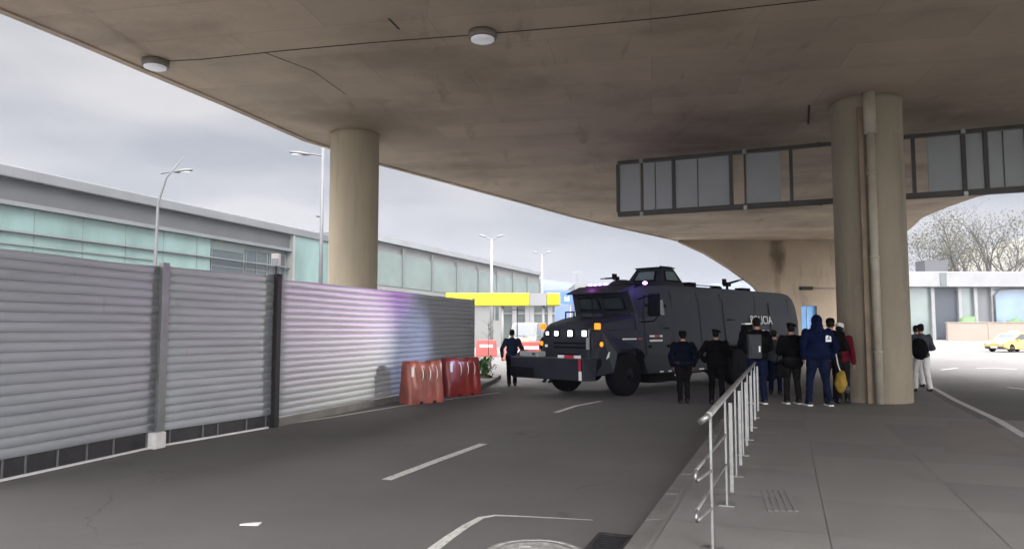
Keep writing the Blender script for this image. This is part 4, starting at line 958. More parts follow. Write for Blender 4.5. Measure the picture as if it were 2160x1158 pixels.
# bonnet: tapers from the cab to the nose
b = MB()
def ring(x, y0, y1, z0, z1, zc): return [Vector(p) for p in ((x, y0, z0), (x, y1, z0), (x, y1, z1 - .10), (x, y1 - .16, z1), (x, (y0 + y1) / 2, zc), (x, y0 + .16, z1), (x, y0, z1 - .10))]
rs = [ring(-1.06, .46, 1.94, .98, 1.80, 1.83), ring(-1.0, .43, 1.97, .98, 1.86, 1.90), ring(-.4, .30, 2.10, .98, 1.98, 2.03), ring(.56, .17, 2.26, .98, 2.12, 2.18)]
vs_ = [[b.bm.verts.new(p) for p in r] for r in rs]
for i in range(len(vs_) - 1):
    for k in range(7): b.bm.faces.new([vs_[i][k], vs_[i][(k + 1) % 7], vs_[i + 1][(k + 1) % 7], vs_[i + 1][k]])
b.bm.faces.new(vs_[0]); b.bm.faces.new(vs_[-1][::-1]); bn = b.build('bonnet', 'armour', tk, bevel=.02)
b = MB(); b.box(-.55, -.1, .75, 1.15, 2.0, 2.12); b.build('vent', 'armour', bn, bevel=.03)
b = MB(); b.tube([(-.35, 1.55, 2.0), (-.35, 1.55, 2.17), (-.35, 1.85, 2.17), (-.35, 1.85, 1.98)], .022, 8); b.build('handle', 'armour2', bn)
# front fenders with sloping face, both sides
for s in (0, 1):
    def Y(y): return y if s == 0 else W1 - y
    b = MB()
    pr = [(-1.02, .98), (-1.02, 1.62), (-.75, 1.70), (.60, 1.70), (.72, 1.5), (.72, .95), (.58, 1.12), (.40, 1.19), (-.32, 1.19), (-.48, 1.08), (-.62, .62), (-1.15, .55), (-1.2, .95)]
    yo = [.34, .36, .30, .0, -.02, -.02, -.02, -.02, -.02, -.02, .0, .10, .16]
    a = [b.bm.verts.new((x, Y(yo[i]), z)) for i, (x, z) in enumerate(pr)]; c = [b.bm.verts.new((x, Y(.55), z)) for x, z in pr]
    for i in range(len(pr)): b.bm.faces.new([a[i], a[(i + 1) % len(pr)], c[(i + 1) % len(pr)], c[i]])
    bmesh.ops.triangulate(b.bm, faces=[b.bm.faces.new(a), b.bm.faces.new(c[::-1])])
    fe = b.build('fender', 'armour', tk, bevel=.012)
    b = MB(); b.box(-.98, -.86, min(Y(.20), Y(.33)), max(Y(.20), Y(.33)), 1.70, 1.86); b.build('marker_light', 'amber', fe, bevel=.02) 
    b = MB(); b.ell((-.88, Y(.17), 1.33), (.06, .035, .065), seg=12); b.build('marker_light', 'amber', fe)
    b = MB(); p = [(-.80, 1.0), (-.72, 1.0), (-.60, 1.22), (-.66, 1.24)]
    yy = lambda x: Y(.16 - (x + .98) * .10)
    e_ = -.012 if s == 0 else .012
    b.hexa([(x, yy(x) + e_, z - .1) for x, z in p], [(x, yy(x) + e_ * 2, z - .1) for x, z in p]); b.build('reflector', 'reflw', fe)
# front bumper and winch deck
bp = MB(); bp.hexa([(-1.82, -.04, .46), (-1.82, 2.46, .46), (-1.30, 2.40, .44), (-1.30, .02, .44)], [(-1.86, -.04, 1.0), (-1.86, 2.46, 1.0), (-1.30, 2.46, 1.0), (-1.30, -.04, 1.0)]); bmp = bp.build('bumper', 'armour', tk, bevel=.025)
b = MB(); b.box(-1.875, -1.845, 1.62, 2.42, .5, .74); b.build('plate', 'armour2', bmp)
b = MB(); b.box(-1.32, -.95, .12, 2.30, .62, .97); b.build('bumper_deck', 'armour2', tk)
for y0, y1, m_ in ((.04, .27, 'reflw'), (.27, .58, 'reflr'), (.58, .80, 'reflw')):
    b = MB(); b.box(-1.83, -1.81, y0 + .01, y1 - .01, 1.005, 1.075); b.build('reflector', m_, bmp)
b = MB(); b.box(-1.83, -1.79, .02, 2.2, 1.0, 1.004); b.bm.free()
b = MB(); b.hexa([(-1.885, .0, .72), (-1.885, .07, .72), (-1.868, .07, .72), (-1.868, .0, .72)], [(-1.893, .0, .99), (-1.893, .07, .99), (-1.872, .07, .99), (-1.872, .0, .99)]); b.build('reflector', 'reflr', bmp)
b = MB(); b.box(-1.875, -1.845, .0, .07, .48, .70); b.build('reflector', 'reflw', bmp)
b = MB(); b.box(-1.78, -1.45, 1.55, 2.2, 1.0, 1.14); wn = b.build('winch', 'steelg', tk, bevel=.03)
b = MB(); b.box(-1.795, -1.782, 1.62, 1.72, 1.05, 1.11); b.build('window', 'glassd', wn)
b = MB(); b.hexa([(-1.75, 2.2, 1.0), (-1.75, 2.42, 1.0), (-1.4, 2.42, 1.0), (-1.4, 2.2, 1.0)], [(-1.7, 2.2, 1.16), (-1.7, 2.25, 1.16), (-1.45, 2.25, 1.16), (-1.45, 2.2, 1.16)]); b.build('bracket', 'rust', tk)
# grille slots, headlights
b = MB()
for z, y0, y1 in ((1.33, .55, 1.62), (1.22, .55, 1.62), (1.04, .75, 1.5)): b.box(-1.08, -1.05, y0, y1, z, z + .045)
b.build('grille', 'armour2', tk)
b = MB(); b.box(-1.085, -1.055, .42, .5, 1.2, 1.7); b.build('trim', 'steelg', tk)
HL = [(.54, 'hlamp_low', .075), (1.02, 'hlamp', .07), (1.50, 'hlamp', .055), (1.82, 'hlamp_low', .048)]
for y, m_, r in HL:
    b = MB(); b.box(-1.10, -1.055, y - r - .03, y + r + .03, 1.60 - r - .03, 1.60 + r + .03); h = b.build('headlight', 'armour2', tk, bevel=.01)
    b = MB(); b.box(-1.125, -1.10, y - r, y + r, 1.60 - r, 1.60 + r); b.build('lens', m_, h, bevel=.035)
b = MB(); b.box(-1.10, -1.055, 1.86, 1.92, 1.24, 1.31); b.build('marker_light', 'lens', tk)
# windscreen (armoured, in a sloping frame) under a deep visor
def zx(z): return .30 + (2.70 - z) * .40
for y0, y1 in ((.42, 1.18), (1.26, 2.02)):
    b = MB(); f_ = [(zx(2.22) - .03, y0, 2.22), (zx(2.22) - .03, y1, 2.22), (zx(2.58) - .03, y1 - .03, 2.58), (zx(2.58) - .03, y0 + .03, 2.58)]
    b.hexa(f_, [(x + .06, y, z) for x, y, z in f_]); wf = b.build('windscreen', 'armour2', tk, bevel=.01)
    b = MB(); f_ = [(zx(2.25) - .05, y0 + .06, 2.26), (zx(2.25) - .05, y1 - .06, 2.26), (zx(2.55) - .05, y1 - .08, 2.54), (zx(2.55) - .05, y0 + .08, 2.54)]
    b.hexa(f_, [(x + .02, y, z) for x, y, z in f_]); b.build('glass', 'screen', wf)
b = MB(); b.hexa([(-.02, .30, 2.66), (-.02, 2.12, 2.66), (.5, 2.22, 2.74), (.5, .20, 2.74)], [(-.02, .30, 2.70), (-.02, 2.12, 2.70), (.62, 2.2, 2.90), (.62, .22, 2.90)]); b.build('visor', 'armour', tk, bevel=.01)
b = MB(); b.tube([(-.95, 1.9, 1.85), (-.5, 1.93, 2.3), (.02, 1.95, 2.68)], .012, 6); b.bm.free()
b = MB(); b.tube([(-.10, 1.12, 1.95), (-.10, 1.12, 2.67)], .014, 6); b.build('aerial', 'armour2', tk)
# side door, window, mirror
def sp(x, z, o=.0): return (x, side_y(z) - o, z)
def plate(name, pts, m, th=.02, parent=tk, bev=0):
    b = MB(); b.hexa([sp(x, z, .002) for x, z in pts], [sp(x, z, th) for x, z in pts]); return b.build(name, m, parent, bevel=bev)
d_ = plate('door', [(.85, 1.02), (1.95, 1.02), (1.95, 2.66), (1.0, 2.66), (.85, 2.2)], 'armour', .025, bev=.008)
plate('window', [(1.02, 2.10), (1.78, 2.10), (1.78, 2.52), (1.12, 2.52)], 'screen', .034, d_)
b = MB(); b.box(1.75, 1.9, side_y(1.75) - .06, side_y(1.75) - .02, 1.72, 1.76); b.build('handle', 'armour2', d_)
b = MB(); b.tube([sp(.7, 2.5), sp(.75, 2.62, .40), sp(.95, 2.62, .42)], .02, 8); b.tube([sp(.7, 1.9), sp(.75, 1.92, .38), sp(.9, 2.05, .42)], .018, 8); mr_ = b.build('mirror_arm', 'armour2', tk)
b = MB(); b.box(.84, .98, -.33, .0, 2.05, 2.66); b.build('mirror', 'armour2', mr_, bevel=.04, bseg=3)
# hull panels, hatches, reflectors, lettering
for x0, x1, z0, z1 in ((2.2, 3.5, 1.05, 2.7), (3.6, 4.75, 1.25, 2.6), (4.95, 6.3, 1.3, 2.62), (7.9, 9.2, 1.3, 2.6)): plate('hull_panel', [(x0, z0), (x1, z0), (x1, z1), (x0, z1)], 'armour', .018, bev=.006)
for x0, x1, z, m_ in ((-.28, .30, 1.44, 'reflw'), (.36, .55, 1.44, 'reflr')):
    b = MB(); b.box(x0, x1, -.035, -.021, z, z + .035); b.build('reflector', m_, tk)
for x0, x1, z0, z1, m_ in ((1.0, 1.2, 1.50, 1.55, 'reflw'), (1.2, 1.45, 1.50, 1.55, 'reflr'), (1.45, 1.56, 1.50, 1.55, 'reflw'), (1.0, 1.56, 1.38, 1.43, 'reflw')): plate('reflector', [(x0, z0), (x1, z0), (x1, z1), (x0, z1)], m_, .03)
for x0, x1 in ((1.45, 1.62), (1.85, 2.0), (2.7, 2.95), (3.4, 3.65), (4.1, 4.3)): plate('reflector', [(x0, .545), (x1, .545), (x1, .585), (x0, .585)], 'reflw', .012)
for x in (2.15, 3.55, 4.85, 7.0, 9.3):
    b = MB(); b.bar(sp(x, 1.05, .006), sp(x, 2.78, .006), .03, .012, (0, 1, 0)); b.build('weld_seam', 'armour', tk)
for x, z in ((2.9, .9), (5.1, 2.0), (7.6, 1.35)):
    b = MB(); b.tube([sp(x, z, .0), sp(x, z, .09), sp(x + .35, z, .09), sp(x + .35, z, .0)], .014, 6); b.build('grab_handle', 'armour2', tk)
for x in (1.0, 1.85):
    for z in (1.25, 2.35): b = MB(); b.box(x - .05, x + .05, side_y(z) - .05, side_y(z) - .02, z - .04, z + .04); b.build('hinge', 'armour2', tk, bevel=.008)
lean = math.atan(.13)
T = Matrix.Translation(Vector(sp(6.53, 1.88, .022))) @ Matrix.Rotation(-lean, 4, 'X') @ Matrix.Rotation(R(90), 4, 'X')
text('lettering', 'POLICIA', .39, 'reflw', tk, T, .004)
T = Matrix.Translation(Vector(sp(7.0, 1.60, .022))) @ Matrix.Rotation(-lean, 4, 'X') @ Matrix.Rotation(R(90), 4, 'X')
text('lettering', 'NACIONAL', .13, 'reflw', tk, T, .004)
b = MB(); b.tube([(1.1, -.02, .5), (3.4, -.02, .5)], .03, 8); b.box(1.0, 2.25, .1, .7, .28, .55); b.build('fuel_tank', 'armour2', tk, bevel=.03)
b = MB(); b.tube([(1.0, .0, .34), (1.35, -.12, .34), (1.35, -.12, .52)], .02, 8); b.box(.95, 1.4, -.14, .1, .30, .345); b.build('step', 'armour2', tk, bevel=.01)
b = MB(); b.box(-1.0, 9.5, .5, 1.9, .62, .96); b.build('chassis', 'armour2', tk)
b = MB(); b.ell((2.25, .12, .48), (.07, .07, .07), seg=12); b.build('work_lamp', 'lens', tk)
# wheels
for x in (.05, 5.65, 7.88):
    for y in (.22, W1 - .24): wheel(tk, x, y, .56, .40)
    b = MB(); b.tube([(x, .3, .56), (x, 2.1, .56)], .09, 10); b.ell((x, 1.2, .56), (.24, .24, .24)); b.build('axle', 'armour2', tk)
for x in (5.65, 7.88):
    b = MB(); b.hexa([(x - .78, -.05, .42), (x - .72, .4, .42), (x - .70, .4, 1.25), (x - .78, -.05, 1.25)], [(x - .74, -.05, .42), (x - .68, .4, .42), (x - .66, .4, 1.25), (x - .74, -.05, 1.25)])
    b.box(x - .78, x + .80, -.06, .3, 1.17, 1.23); b.build('mudguard', 'armour2', tk)
# turret: glazed cupola
tu = MB(); tu.hexa([(2.3, .55, 2.955), (2.3, 1.9, 2.955), (3.55, 1.9, 2.955), (3.55, .55, 2.955)], [(2.62, .78, 3.50), (2.62, 1.66, 3.50), (3.25, 1.66, 3.50), (3.25, .78, 3.50)]); tu = tu.build('turret', 'armour', tk, bevel=.02)
def tquad(f, u0, u1, v0, v1, off):
    P00, P10, P01, P11 = [Vector(p) for p in f]; nrm = (P10 - P00).cross(P01 - P00).normalized() * off
    def q(u, v): return P00.lerp(P10, u).lerp(P01.lerp(P11, u), v) + nrm
    return [q(u0, v0), q(u1, v0), q(u1, v1), q(u0, v1)]
faces = {'near': ((2.3, .55, 2.955), (3.55, .55, 2.955), (2.62, .78, 3.5), (3.25, .78, 3.5)), 'front': ((2.3, 1.9, 2.955), (2.3, .55, 2.955), (2.62, 1.66, 3.5), (2.62, .78, 3.5)), 'back': ((3.55, .55, 2.955), (3.55, 1.9, 2.955), (3.25, .78, 3.5), (3.25, 1.66, 3.5))}
for k, f in faces.items():
    b = MB(); b.hexa(tquad(f, .16, .84, .24, .84, .002), tquad(f, .16, .84, .24, .84, .02)); fr_ = b.build('window', 'armour2', tu, bevel=.006)
    b = MB(); b.hexa(tquad(f, .22, .78, .32, .78, .018), tquad(f, .22, .78, .32, .78, .03)); b.build('glass', 'screenl', fr_)
b = MB(); b.box(2.58, 3.29, .74, 1.7, 3.5, 3.53)
for k in range(5): b.box(2.65 + k * .13, 2.70 + k * .13, .8, .86, 3.53, 3.56)
b.build('lid', 'armour2', tu, bevel=.01)
# roof kit
def gun(x, y, z, d, s=1.0, name='roof_launcher'):
    b = MB(); b.lathe([(.12 * s, 0), (.12 * s, .06), (.05 * s, .08), (.05 * s, .22 * s)], (x, y, z), 14)
    b.box(x - .14 * s, x + .14 * s, y - .10 * s, y + .10 * s, z + .2 * s, z + .36 * s); g_ = b.build(name, 'armour2', tk, bevel=.01)
    b = MB(); p = Vector((x, y, z + .30 * s)); d = Vector(d).normalized(); b.tube([p, p + d * .5 * s, p + d * .52 * s, p + d * .72 * s], [.045 * s, .038 * s, .025 * s, .025 * s], 8); b.build('barrel', 'armour2', g_)
    b = MB(); b.box(x - .05, x + .12, y + .1 * s, y + .18 * s, z + .26 * s, z + .5 * s); b.build('sight', 'armour2', g_)
gun(1.3, 1.4, 2.98, (-.6, .8, -.05), .62)
b = MB(); b.ell((1.45, 1.3, 2.92), (.42, .40, .20)); b.build('roof_dome', 'armour', tk)
gun(6.6, .95, 2.95, (.75, -.5, .25), .85)
for x, y, l_, h in ((4.45, 1.0, .38, .22), (3.95, .8, .14, .12), (5.9, .9, .3, .14), (7.7, 1.0, .55, .17)): b = MB(); b.box(x, x + l_, y, y + .3, 2.95, 2.95 + h); b.build('roof_box', 'armour2', tk, bevel=.02)
b = MB(); b.tube([(4.8, 1.15, 3.1), (6.5, 1.15, 3.12)], .018, 6); b.tube([(3.6, .95, 3.1), (4.1, .9, 3.02), (4.3, .9, 2.96)], .02, 6); b.build('roof_rail', 'armour2', tk)
b = MB(); b.hexa([(8.3, .5, 2.91), (8.3, 1.9, 2.91), (9.3, 1.9, 2.84), (9.3, .5, 2.84)], [(8.35, .55, 2.99), (8.35, 1.85, 2.99), (9.28, 1.85, 2.93), (9.28, .55, 2.93)]); b.build('roof_hatch', 'armour2', tk, bevel=.02)
# beacons: lit violet flashing lights on the cab roof
lb = MB(); lb.box(.72, .95, .35, 2.05, 2.90, 2.93); lb = lb.build('light_bar', 'armour2', tk)
for y, r, x in ((1.95, .05, .8), (1.78, .045, .82), (1.62, .04, .84), (1.42, .045, .84), (.62, .06, 1.6)):
    b = MB(); b.ell((x, y, 2.96 if x < 1 else 3.0), (r, r * 1.2, r * .8), seg=12); b.build('beacon', 'violet', lb)
TM = tk.matrix_basis.copy() if False else Matrix.Translation((3.0, 19.0, 0)) @ Matrix.Rotation(TA, 4, 'Z')
def lamp(name, typ, loc, energy, color, aim=None, **kw):
    l = bpy.data.lights.new(name, typ); l.energy = energy; l.color = color
    for k, v in kw.items(): setattr(l, k, v)
    o = bpy.data.objects.new(name, l); COL.objects.link(o); o.location = TM @ Vector(loc)
    if aim is not None: o.rotation_euler = (Vector(aim) - o.location).to_track_quat('-Z', 'Y').to_euler()
    return o
lamp('beacon_light', 'POINT', (.45, 1.7, 3.16), 3, (.75, .12, .95), shadow_soft_size=.08)
lamp('beacon_light', 'POINT', (.70, -.22, 2.88), 9, (.25, .12, 1.0), shadow_soft_size=.08)
fmid = fp[2].lerp(fp[3], .32)
lamp('headlight_beam', 'SPOT', (-1.22, 1.02, 1.60), 950, (1, .93, .80), aim=(fp[2].lerp(fp[3], .22).x, fp[2].lerp(fp[3], .22).y, 1.55), spot_size=R(44), spot_blend=1.0, shadow_soft_size=.09)
lamp('headlight_beam', 'SPOT', (-1.22, 1.52, 1.60), 300, (.55, .62, 1), aim=(fp[2].lerp(fp[3], .55).x, fp[2].lerp(fp[3], .55).y, 1.2), spot_size=R(50), spot_blend=1.0, shadow_soft_size=.12)
fb = fp[2].lerp(fp[3], .28)
lamp('beacon_beam', 'SPOT', (.40, 2.0, 3.1), 1000, (.62, .14, .80), aim=(fb.x, fb.y, 3.0), spot_size=R(40), spot_blend=1.0, shadow_soft_size=.07)

# ------------------------------------------------------------------ people
def person(px, py, h, label, top, bot, z0=0, yaw=0, arms='down', legs='stand', hair='short', gear=(), bulk=1.0, coat=0, topl=None, hood=False, shoes='shoe', seed=0, skinhead=True, group='bystanders by the armoured truck', off=(0, 0), sole=False, lean=0):
    """yaw 0 faces away from the camera (+y)"""
    c = on_z(px, py, z0); s = h / 1.75
    o = tag(empty('person', (c.x + off[0], c.y + off[1], z0), yaw), label, 'person', group); o.scale = (s, s, s)
    k = bulk; rnd = random.Random(seed)
    AN = {'stand': ((-.12, .02), (.12, -.02)), 'wide': ((-.19, .02), (.19, -.05)), 'walk': ((-.08, .26), (.08, -.22)), 'close': ((-.09, 0), (.09, .03))}[legs]
    hips = [Vector((-.095, 0, .93)), Vector((.095, 0, .93))]
    ank = [Vector((AN[0][0], AN[0][1], .09)), Vector((AN[1][0], AN[1][1], .09 if legs != 'walk' else .13))]
    knee = [hips[i].lerp(ank[i], .49) + Vector((0, .035 if legs != 'walk' else .07, .01)) for i in (0, 1)]
    ly = lean
    ch, neck, hd = Vector((0, .00 + ly, 1.32)), Vector((0, .0 + ly * 1.3, 1.47)), Vector((0, .025 + ly * 1.5, 1.625))
    sh = [Vector((-.185 * (.5 + k / 2), ly, 1.415)), Vector((.185 * (.5 + k / 2), ly, 1.415))]
    def arm(side, kind):
        q = -1 if side == 0 else 1; S_ = sh[side]
        el, wr = {'down': ((.07, -.03, -.29), (.075, .04, -.54)), 'out': ((.13, -.04, -.26), (.12, .08, -.50)), 'front': ((.09, -.02, -.28), (-.02, .20, -.34)), 'hips': ((.17, -.05, -.25), (.04, .08, -.42)),
                  'behind': ((.10, -.10, -.27), (-.08, -.15, -.45)), 'pocket': ((.12, -.09, -.28), (.05, .04, -.50)), 'phone': ((.06, .12, -.27), (-.08, .30, -.08)), 'camera': ((.12, .08, -.22), (.02, .22, .06))}[kind]
        return S_ + Vector((el[0] * q, el[1], el[2])), S_ + Vector((wr[0] * q, wr[1], wr[2]))
    kinds = arms if isinstance(arms, tuple) else (arms, arms)
    A_ = [arm(i, kinds[i]) for i in (0, 1)]
    # body: head, neck, trunk, limbs, hands in one skin
    b = MB()
    b.ell(hd + Vector((0, 0, .03)), (.075, .092, .095)); b.ell(hd + Vector((0, .018, -.045)), (.056, .07, .072))       # skull, jaw
    b.ell(hd + Vector((0, .098, -.018)), (.014, .02, .026), seg=8)                                                   # nose
    for q in (-1, 1): b.ell(hd + Vector((q * .076, -.005, -.01)), (.013, .024, .034), seg=8)
    b.cap(neck - Vector((0, 0, .06)), hd - Vector((0, .01, .04)), .06, .053)
    b.ell(ch, (.165 * k, .11 * k, .20)); b.ell((0, ly * .5, 1.10), (.135 * k, .09 * k, .17)); b.ell((0, -.01, .95), (.145 * k, .09 * k, .11)); b.cap(sh[0] - Vector((0, 0, .02)), sh[1] - Vector((0, 0, .02)), .06, .06)
    for i in (0, 1):
        b.cap(hips[i], knee[i], .07 * k, .048); b.cap(knee[i], ank[i], .048, .034); b.ell(ank[i] + Vector((0, .05, -.045)), (.042, .12, .04))
        e, wv = A_[i]; b.cap(sh[i], e, .05, .04); b.cap(e, wv, .04, .027)
        d = (wv - e).normalized(); q = -1 if i == 0 else 1
        lat = Vector((0, 1, 0)) if abs(d.z) > .6 else Vector((q * .2, .2, 1)); lat = (lat - d * lat.dot(d)).normalized(); nrm = d.cross(lat)
        pc = wv + d * .05; Tm = Matrix((lat, nrm, d)).transposed(); b.ell(pc, (.040, .018, .052), Tm, seg=10)
        for fi, (o_, l_) in enumerate(((-.030, .058), (-.010, .070), (.011, .066), (.031, .052))):
            p0 = pc + lat * o_ + d * .035; p1 = p0 + d * l_ * .55 - nrm * q * .006; p2 = p1 + d * l_ * .42 - nrm * q * .022; b.tube([p0, p1, p2], [.0095, .009, .007], 8)
        p0 = pc + lat * .034 - d * .012; b.tube([p0, p0 + lat * .026 + d * .022, p0 + lat * .032 + d * .05], [.011, .0105, .008], 8)
    me = remesh(b, .0095, 2); bo = link('body', me, ['skin', 'black', 'redcl'], o)
    for f in me.polygons:
        v = f.center - hd
        if v.y > .06 and abs(abs(v.x) - .030) < .011 and abs(v.z - .008) < .007: f.material_index = 1
        if v.y > .06 and abs(v.x) < .022 and abs(v.z + .058) < .006: f.material_index = 2
    # trousers
    b = MB(); b.ell((0, -.01, .955), (.18 * k, .13 * k, .12))
    for i in (0, 1):
        b.cap(hips[i], knee[i], .102 * k, .072); b.cap(knee[i], ank[i] + Vector((0, 0, .01)), .072, .062)
        b.ell(ank[i] + Vector((0, .0, .0)), (.066, .075, .05))
    link('trousers', remesh(b, .017, 3, .012, seed + 3, 9), bot, o)
    for i in (0, 1):
        b = MB(); a = ank[i]; b.ell(a + Vector((0, .06, -.045)), (.050, .135, .048)); b.ell(a + Vector((0, -.015, -.02)), (.048, .065, .068)); 
        me = remesh(b, .012, 2)
        for v in me.vertices: v.co.z = max(v.co.z, a.z - .085)
        so_ = link('shoe', me, shoes, o)
        if sole:
            b = MB(); b.hexa([(a.x - .048, a.y - .075, a.z - .09), (a.x + .048, a.y - .075, a.z - .09), (a.x + .052, a.y + .19, a.z - .09), (a.x - .052, a.y + .19, a.z - .09)], [(a.x - .05, a.y - .08, a.z - .058), (a.x + .05, a.y - .08, a.z - .058), (a.x + .054, a.y + .195, a.z - .058), (a.x - .054, a.y + .195, a.z - .058)]); b.build('sole', 'sole', so_, bevel=.01)
    # jacket
    b = MB(); hem = .88 - coat
    b.ell(ch + Vector((0, 0, .0)), (.20 * k, .145 * k, .20)); b.ell((0, ly * .5, 1.12), (.185 * k, .14 * k, .2)); b.ell((0, -.01, hem + .10), (.195 * k, .15 * k, .13)); b.cap(sh[0] - Vector((0, 0, .02)), sh[1] - Vector((0, 0, .02)), .082, .082)
    b.cap(Vector((0, ly, 1.2)), neck + Vector((0, 0, -.03)), .12, .072)
    for i in (0, 1):
        e, wv = A_[i]; b.cap(sh[i], e, .078 * (.6 + .4 * k), .064); b.cap(e, e.lerp(wv, .95), .064, .050)
    if hood: b.ell(neck + Vector((0, -.06, -.01)), (.12, .08, .09))
    jm = remesh(b, .016, 3, .016, seed, 7); jk = link('jacket', jm, [top] + ([topl] if topl else []), o)
    # hair / hats
    b = MB()
    if hair == 'short': b.ell(hd + Vector((0, -.012, .045)), (.083, .094, .092)); b.ell(hd + Vector((0, -.03, .0)), (.078, .072, .07))
    if hair == 'long': b.ell(hd + Vector((0, -.015, .04)), (.088, .098, .095)); b.ell(hd + Vector((0, -.06, -.09)), (.09, .05, .16))
    if hair == 'bun': b.ell(hd + Vector((0, -.012, .045)), (.083, .094, .092)); b.ell(hd + Vector((0, -.09, .10)), (.045, .045, .045)); b.ell(hd + Vector((0, -.03, .0)), (.078, .07, .07))
    if hair in ('short', 'long', 'bun'):
        me = remesh(b, .012, 2, .006, seed, 30); link('hair', me, 'hair', o)
    else:
        b.ell(hd + Vector((0, -.022, .005)), (.084, .085, .075)); b.ell(hd + Vector((0, -.012, .05)), (.083, .094, .07)); link('hair', remesh(b, .012, 2), 'hair', o)
    if hair in ('cap', 'whitecap', 'boxcap'):
        m_ = 'whitecl' if hair == 'whitecap' else 'black'; b = MB()
        prof = [(.088, .03), (.09, .07), (.08, .115), (.045, .14), (.001, .145)] if hair != 'boxcap' else [(.090, .005), (.094, .06), (.094, .12), (.08, .135), (.001, .137)]
        b.lathe(prof, hd + Vector((0, 0, 0)), 24, Matrix.Diagonal((1, 1.12, 1, 1))); hm = b.build('cap', m_, o, smooth=True)
        b = MB(); pts = [(math.sin(t) * .075, .085 + math.cos(t) * .075, .035 - .02 * math.cos(t)) for t in [R(a) for a in range(-90, 91, 15)]]
        b.hexa([tuple(hd + Vector(p)) for p in pts], [tuple(hd + Vector(p) + Vector((0, 0, .008))) for p in pts]); b.build('peak', m_, hm)
    if hair == 'beret':
        b = MB(); b.ell(hd + Vector((.02, -.005, .095)), (.115, .115, .038), Matrix.Rotation(R(14), 3, 'Y')); b.ell(hd + Vector((0, 0, .075)), (.086, .098, .03)); link('beret', remesh(b, .01, 2), 'black', o)
    if hair == 'hood':
        b = MB(); b.ell(hd + Vector((0, -.02, .02)), (.105, .11, .125)); b.ell(hd + Vector((0, -.03, -.10)), (.12, .1, .09)); link('hood', remesh(b, .014, 3, .01, seed, 12), top, o)
    for gname in gear:
        b = MB()
        if gname == 'belt':
            b.lathe([(.19 * k, -.02), (.194 * k, .0), (.19 * k, .025)], (0, -.005, .99), 28, Matrix.Diagonal((1, .76, 1, 1))); bl = b.build('belt', 'shoe', o)
            b = MB(); b.box(-.17, -.12, -.165, -.12, .95, 1.02); b.box(.09, .13, -.165, -.13, .97, 1.01); b.build('pouch', 'greycl', bl)
        if gname == 'logo':
            c0 = Vector((.07, 0, 1.30)); yb_ = -.155 * k + ly
            b.hexa([(c0.x - .0, yb_ - .012, 1.24), (c0.x + .115, yb_ + .004, 1.24), (c0.x + .115, yb_ + .004, 1.34), (c0.x, yb_ - .012, 1.34)], [(c0.x, yb_ - .03, 1.24), (c0.x + .115, yb_ - .014, 1.24), (c0.x + .11, yb_ - .012, 1.34), (c0.x + .02, yb_ - .028, 1.37)]); b.build('back_print', 'lens', jk, bevel=.006)
            b = MB(); b.box(c0.x + .02, c0.x + .09, yb_ - .034, yb_ - .027, 1.285, 1.30); b.ell((c0.x + .06, yb_ - .03, 1.325), (.02, .006, .016), seg=8); b.build('print_detail', 'shirt_navy', jk)
        if gname == 'collar': b.lathe([(.075, 0), (.07, .035), (.062, .04)], neck + Vector((0, -.004, -.012)), 20); b.build('collar', 'whitecl', o)
    return o, dict(hd=hd, neck=neck, sh=sh, A=A_, s=s, ch=ch)
def world(o, p): return Matrix.Translation(o.location) @ Matrix.Rotation(o.rotation_euler.z, 4, 'Z') @ (Vector(p) * o.scale.x)
def carried(name, o, pt, label, cat, rz=0):
    q = world(o, pt); return tag(empty(name, q, o.rotation_euler.z + rz), label, cat)

PG = 'people watching the armoured truck'
KZ = KH
o1, i1 = person(1080, 816, 1.70, 'person in a dusk blue jacket and dark trousers walking towards the white buildings', 'navyl', 'trous', yaw=.05, arms='out', legs='walk', hair='short', seed=1, group=PG)
o2, i2 = person(1156, 806, 1.72, 'person in black standing half hidden behind the truck bumper', 'black', 'black', yaw=2.6, arms='front', hair='cap', seed=2, group=PG)
o3, i3 = person(1443, 851, 1.66, 'person in a navy jacket and square black cap standing in the road by the truck', 'shirt_navy', 'trous', arms='pocket', hair='boxcap', legs='close', seed=3, bulk=1.3, gear=('belt', 'collar'), group=PG)
o4, i4 = person(1513, 853, 1.70, 'person in black wearing a round beret beside the truck, left of the railing end', 'black', 'black', arms=('hips', 'front'), hair='beret', seed=4, bulk=1.3, yaw=-.15, group=PG)
o5, i5 = person(1600, 852, 1.80, 'person in black and blue jeans with grey pack and shoulder camera', 'black', 'jeans', KZ, arms=('camera', 'front'), hair='short', seed=5, bulk=1.15, sole=True, group=PG, shoes='shoe')
o6, i6 = person(1636, 832, 1.68, 'person in dark top and navy trousers, standing just behind the one with the camera', 'greycl', 'blue', 0, arms='front', hair='short', seed=6, yaw=-.5, group=PG)
o7, i7 = person(1673, 852, 1.68, 'person in a black coat and beret with charcoal trousers and pale soles', 'black', 'char', KZ, arms='front', hair='beret', seed=7, bulk=1.25, coat=.10, sole=True, group=PG)
o8, i8 = person(1728, 856, 1.84, 'person in a bright navy hooded jacket with a pale print on the back', 'blue', 'jeans', KZ, arms='pocket', hair='hood', seed=8, bulk=1.32, gear=('logo',), hood=True, sole=True, group=PG, legs='wide')
o9, i9 = person(1757, 851, 1.78, 'person in a black jacket and black cap between the navy hooded one and the pier', 'black', 'trous', KZ, arms='front', hair='cap', seed=9, yaw=-.3, bulk=1.1, group=PG)
o10, i10 = person(1776, 850, 1.68, 'person in a red top and white cap half hidden by the pier', 'redcl', 'char', KZ, arms='down', hair='whitecap', seed=10, yaw=-.6, group=PG)
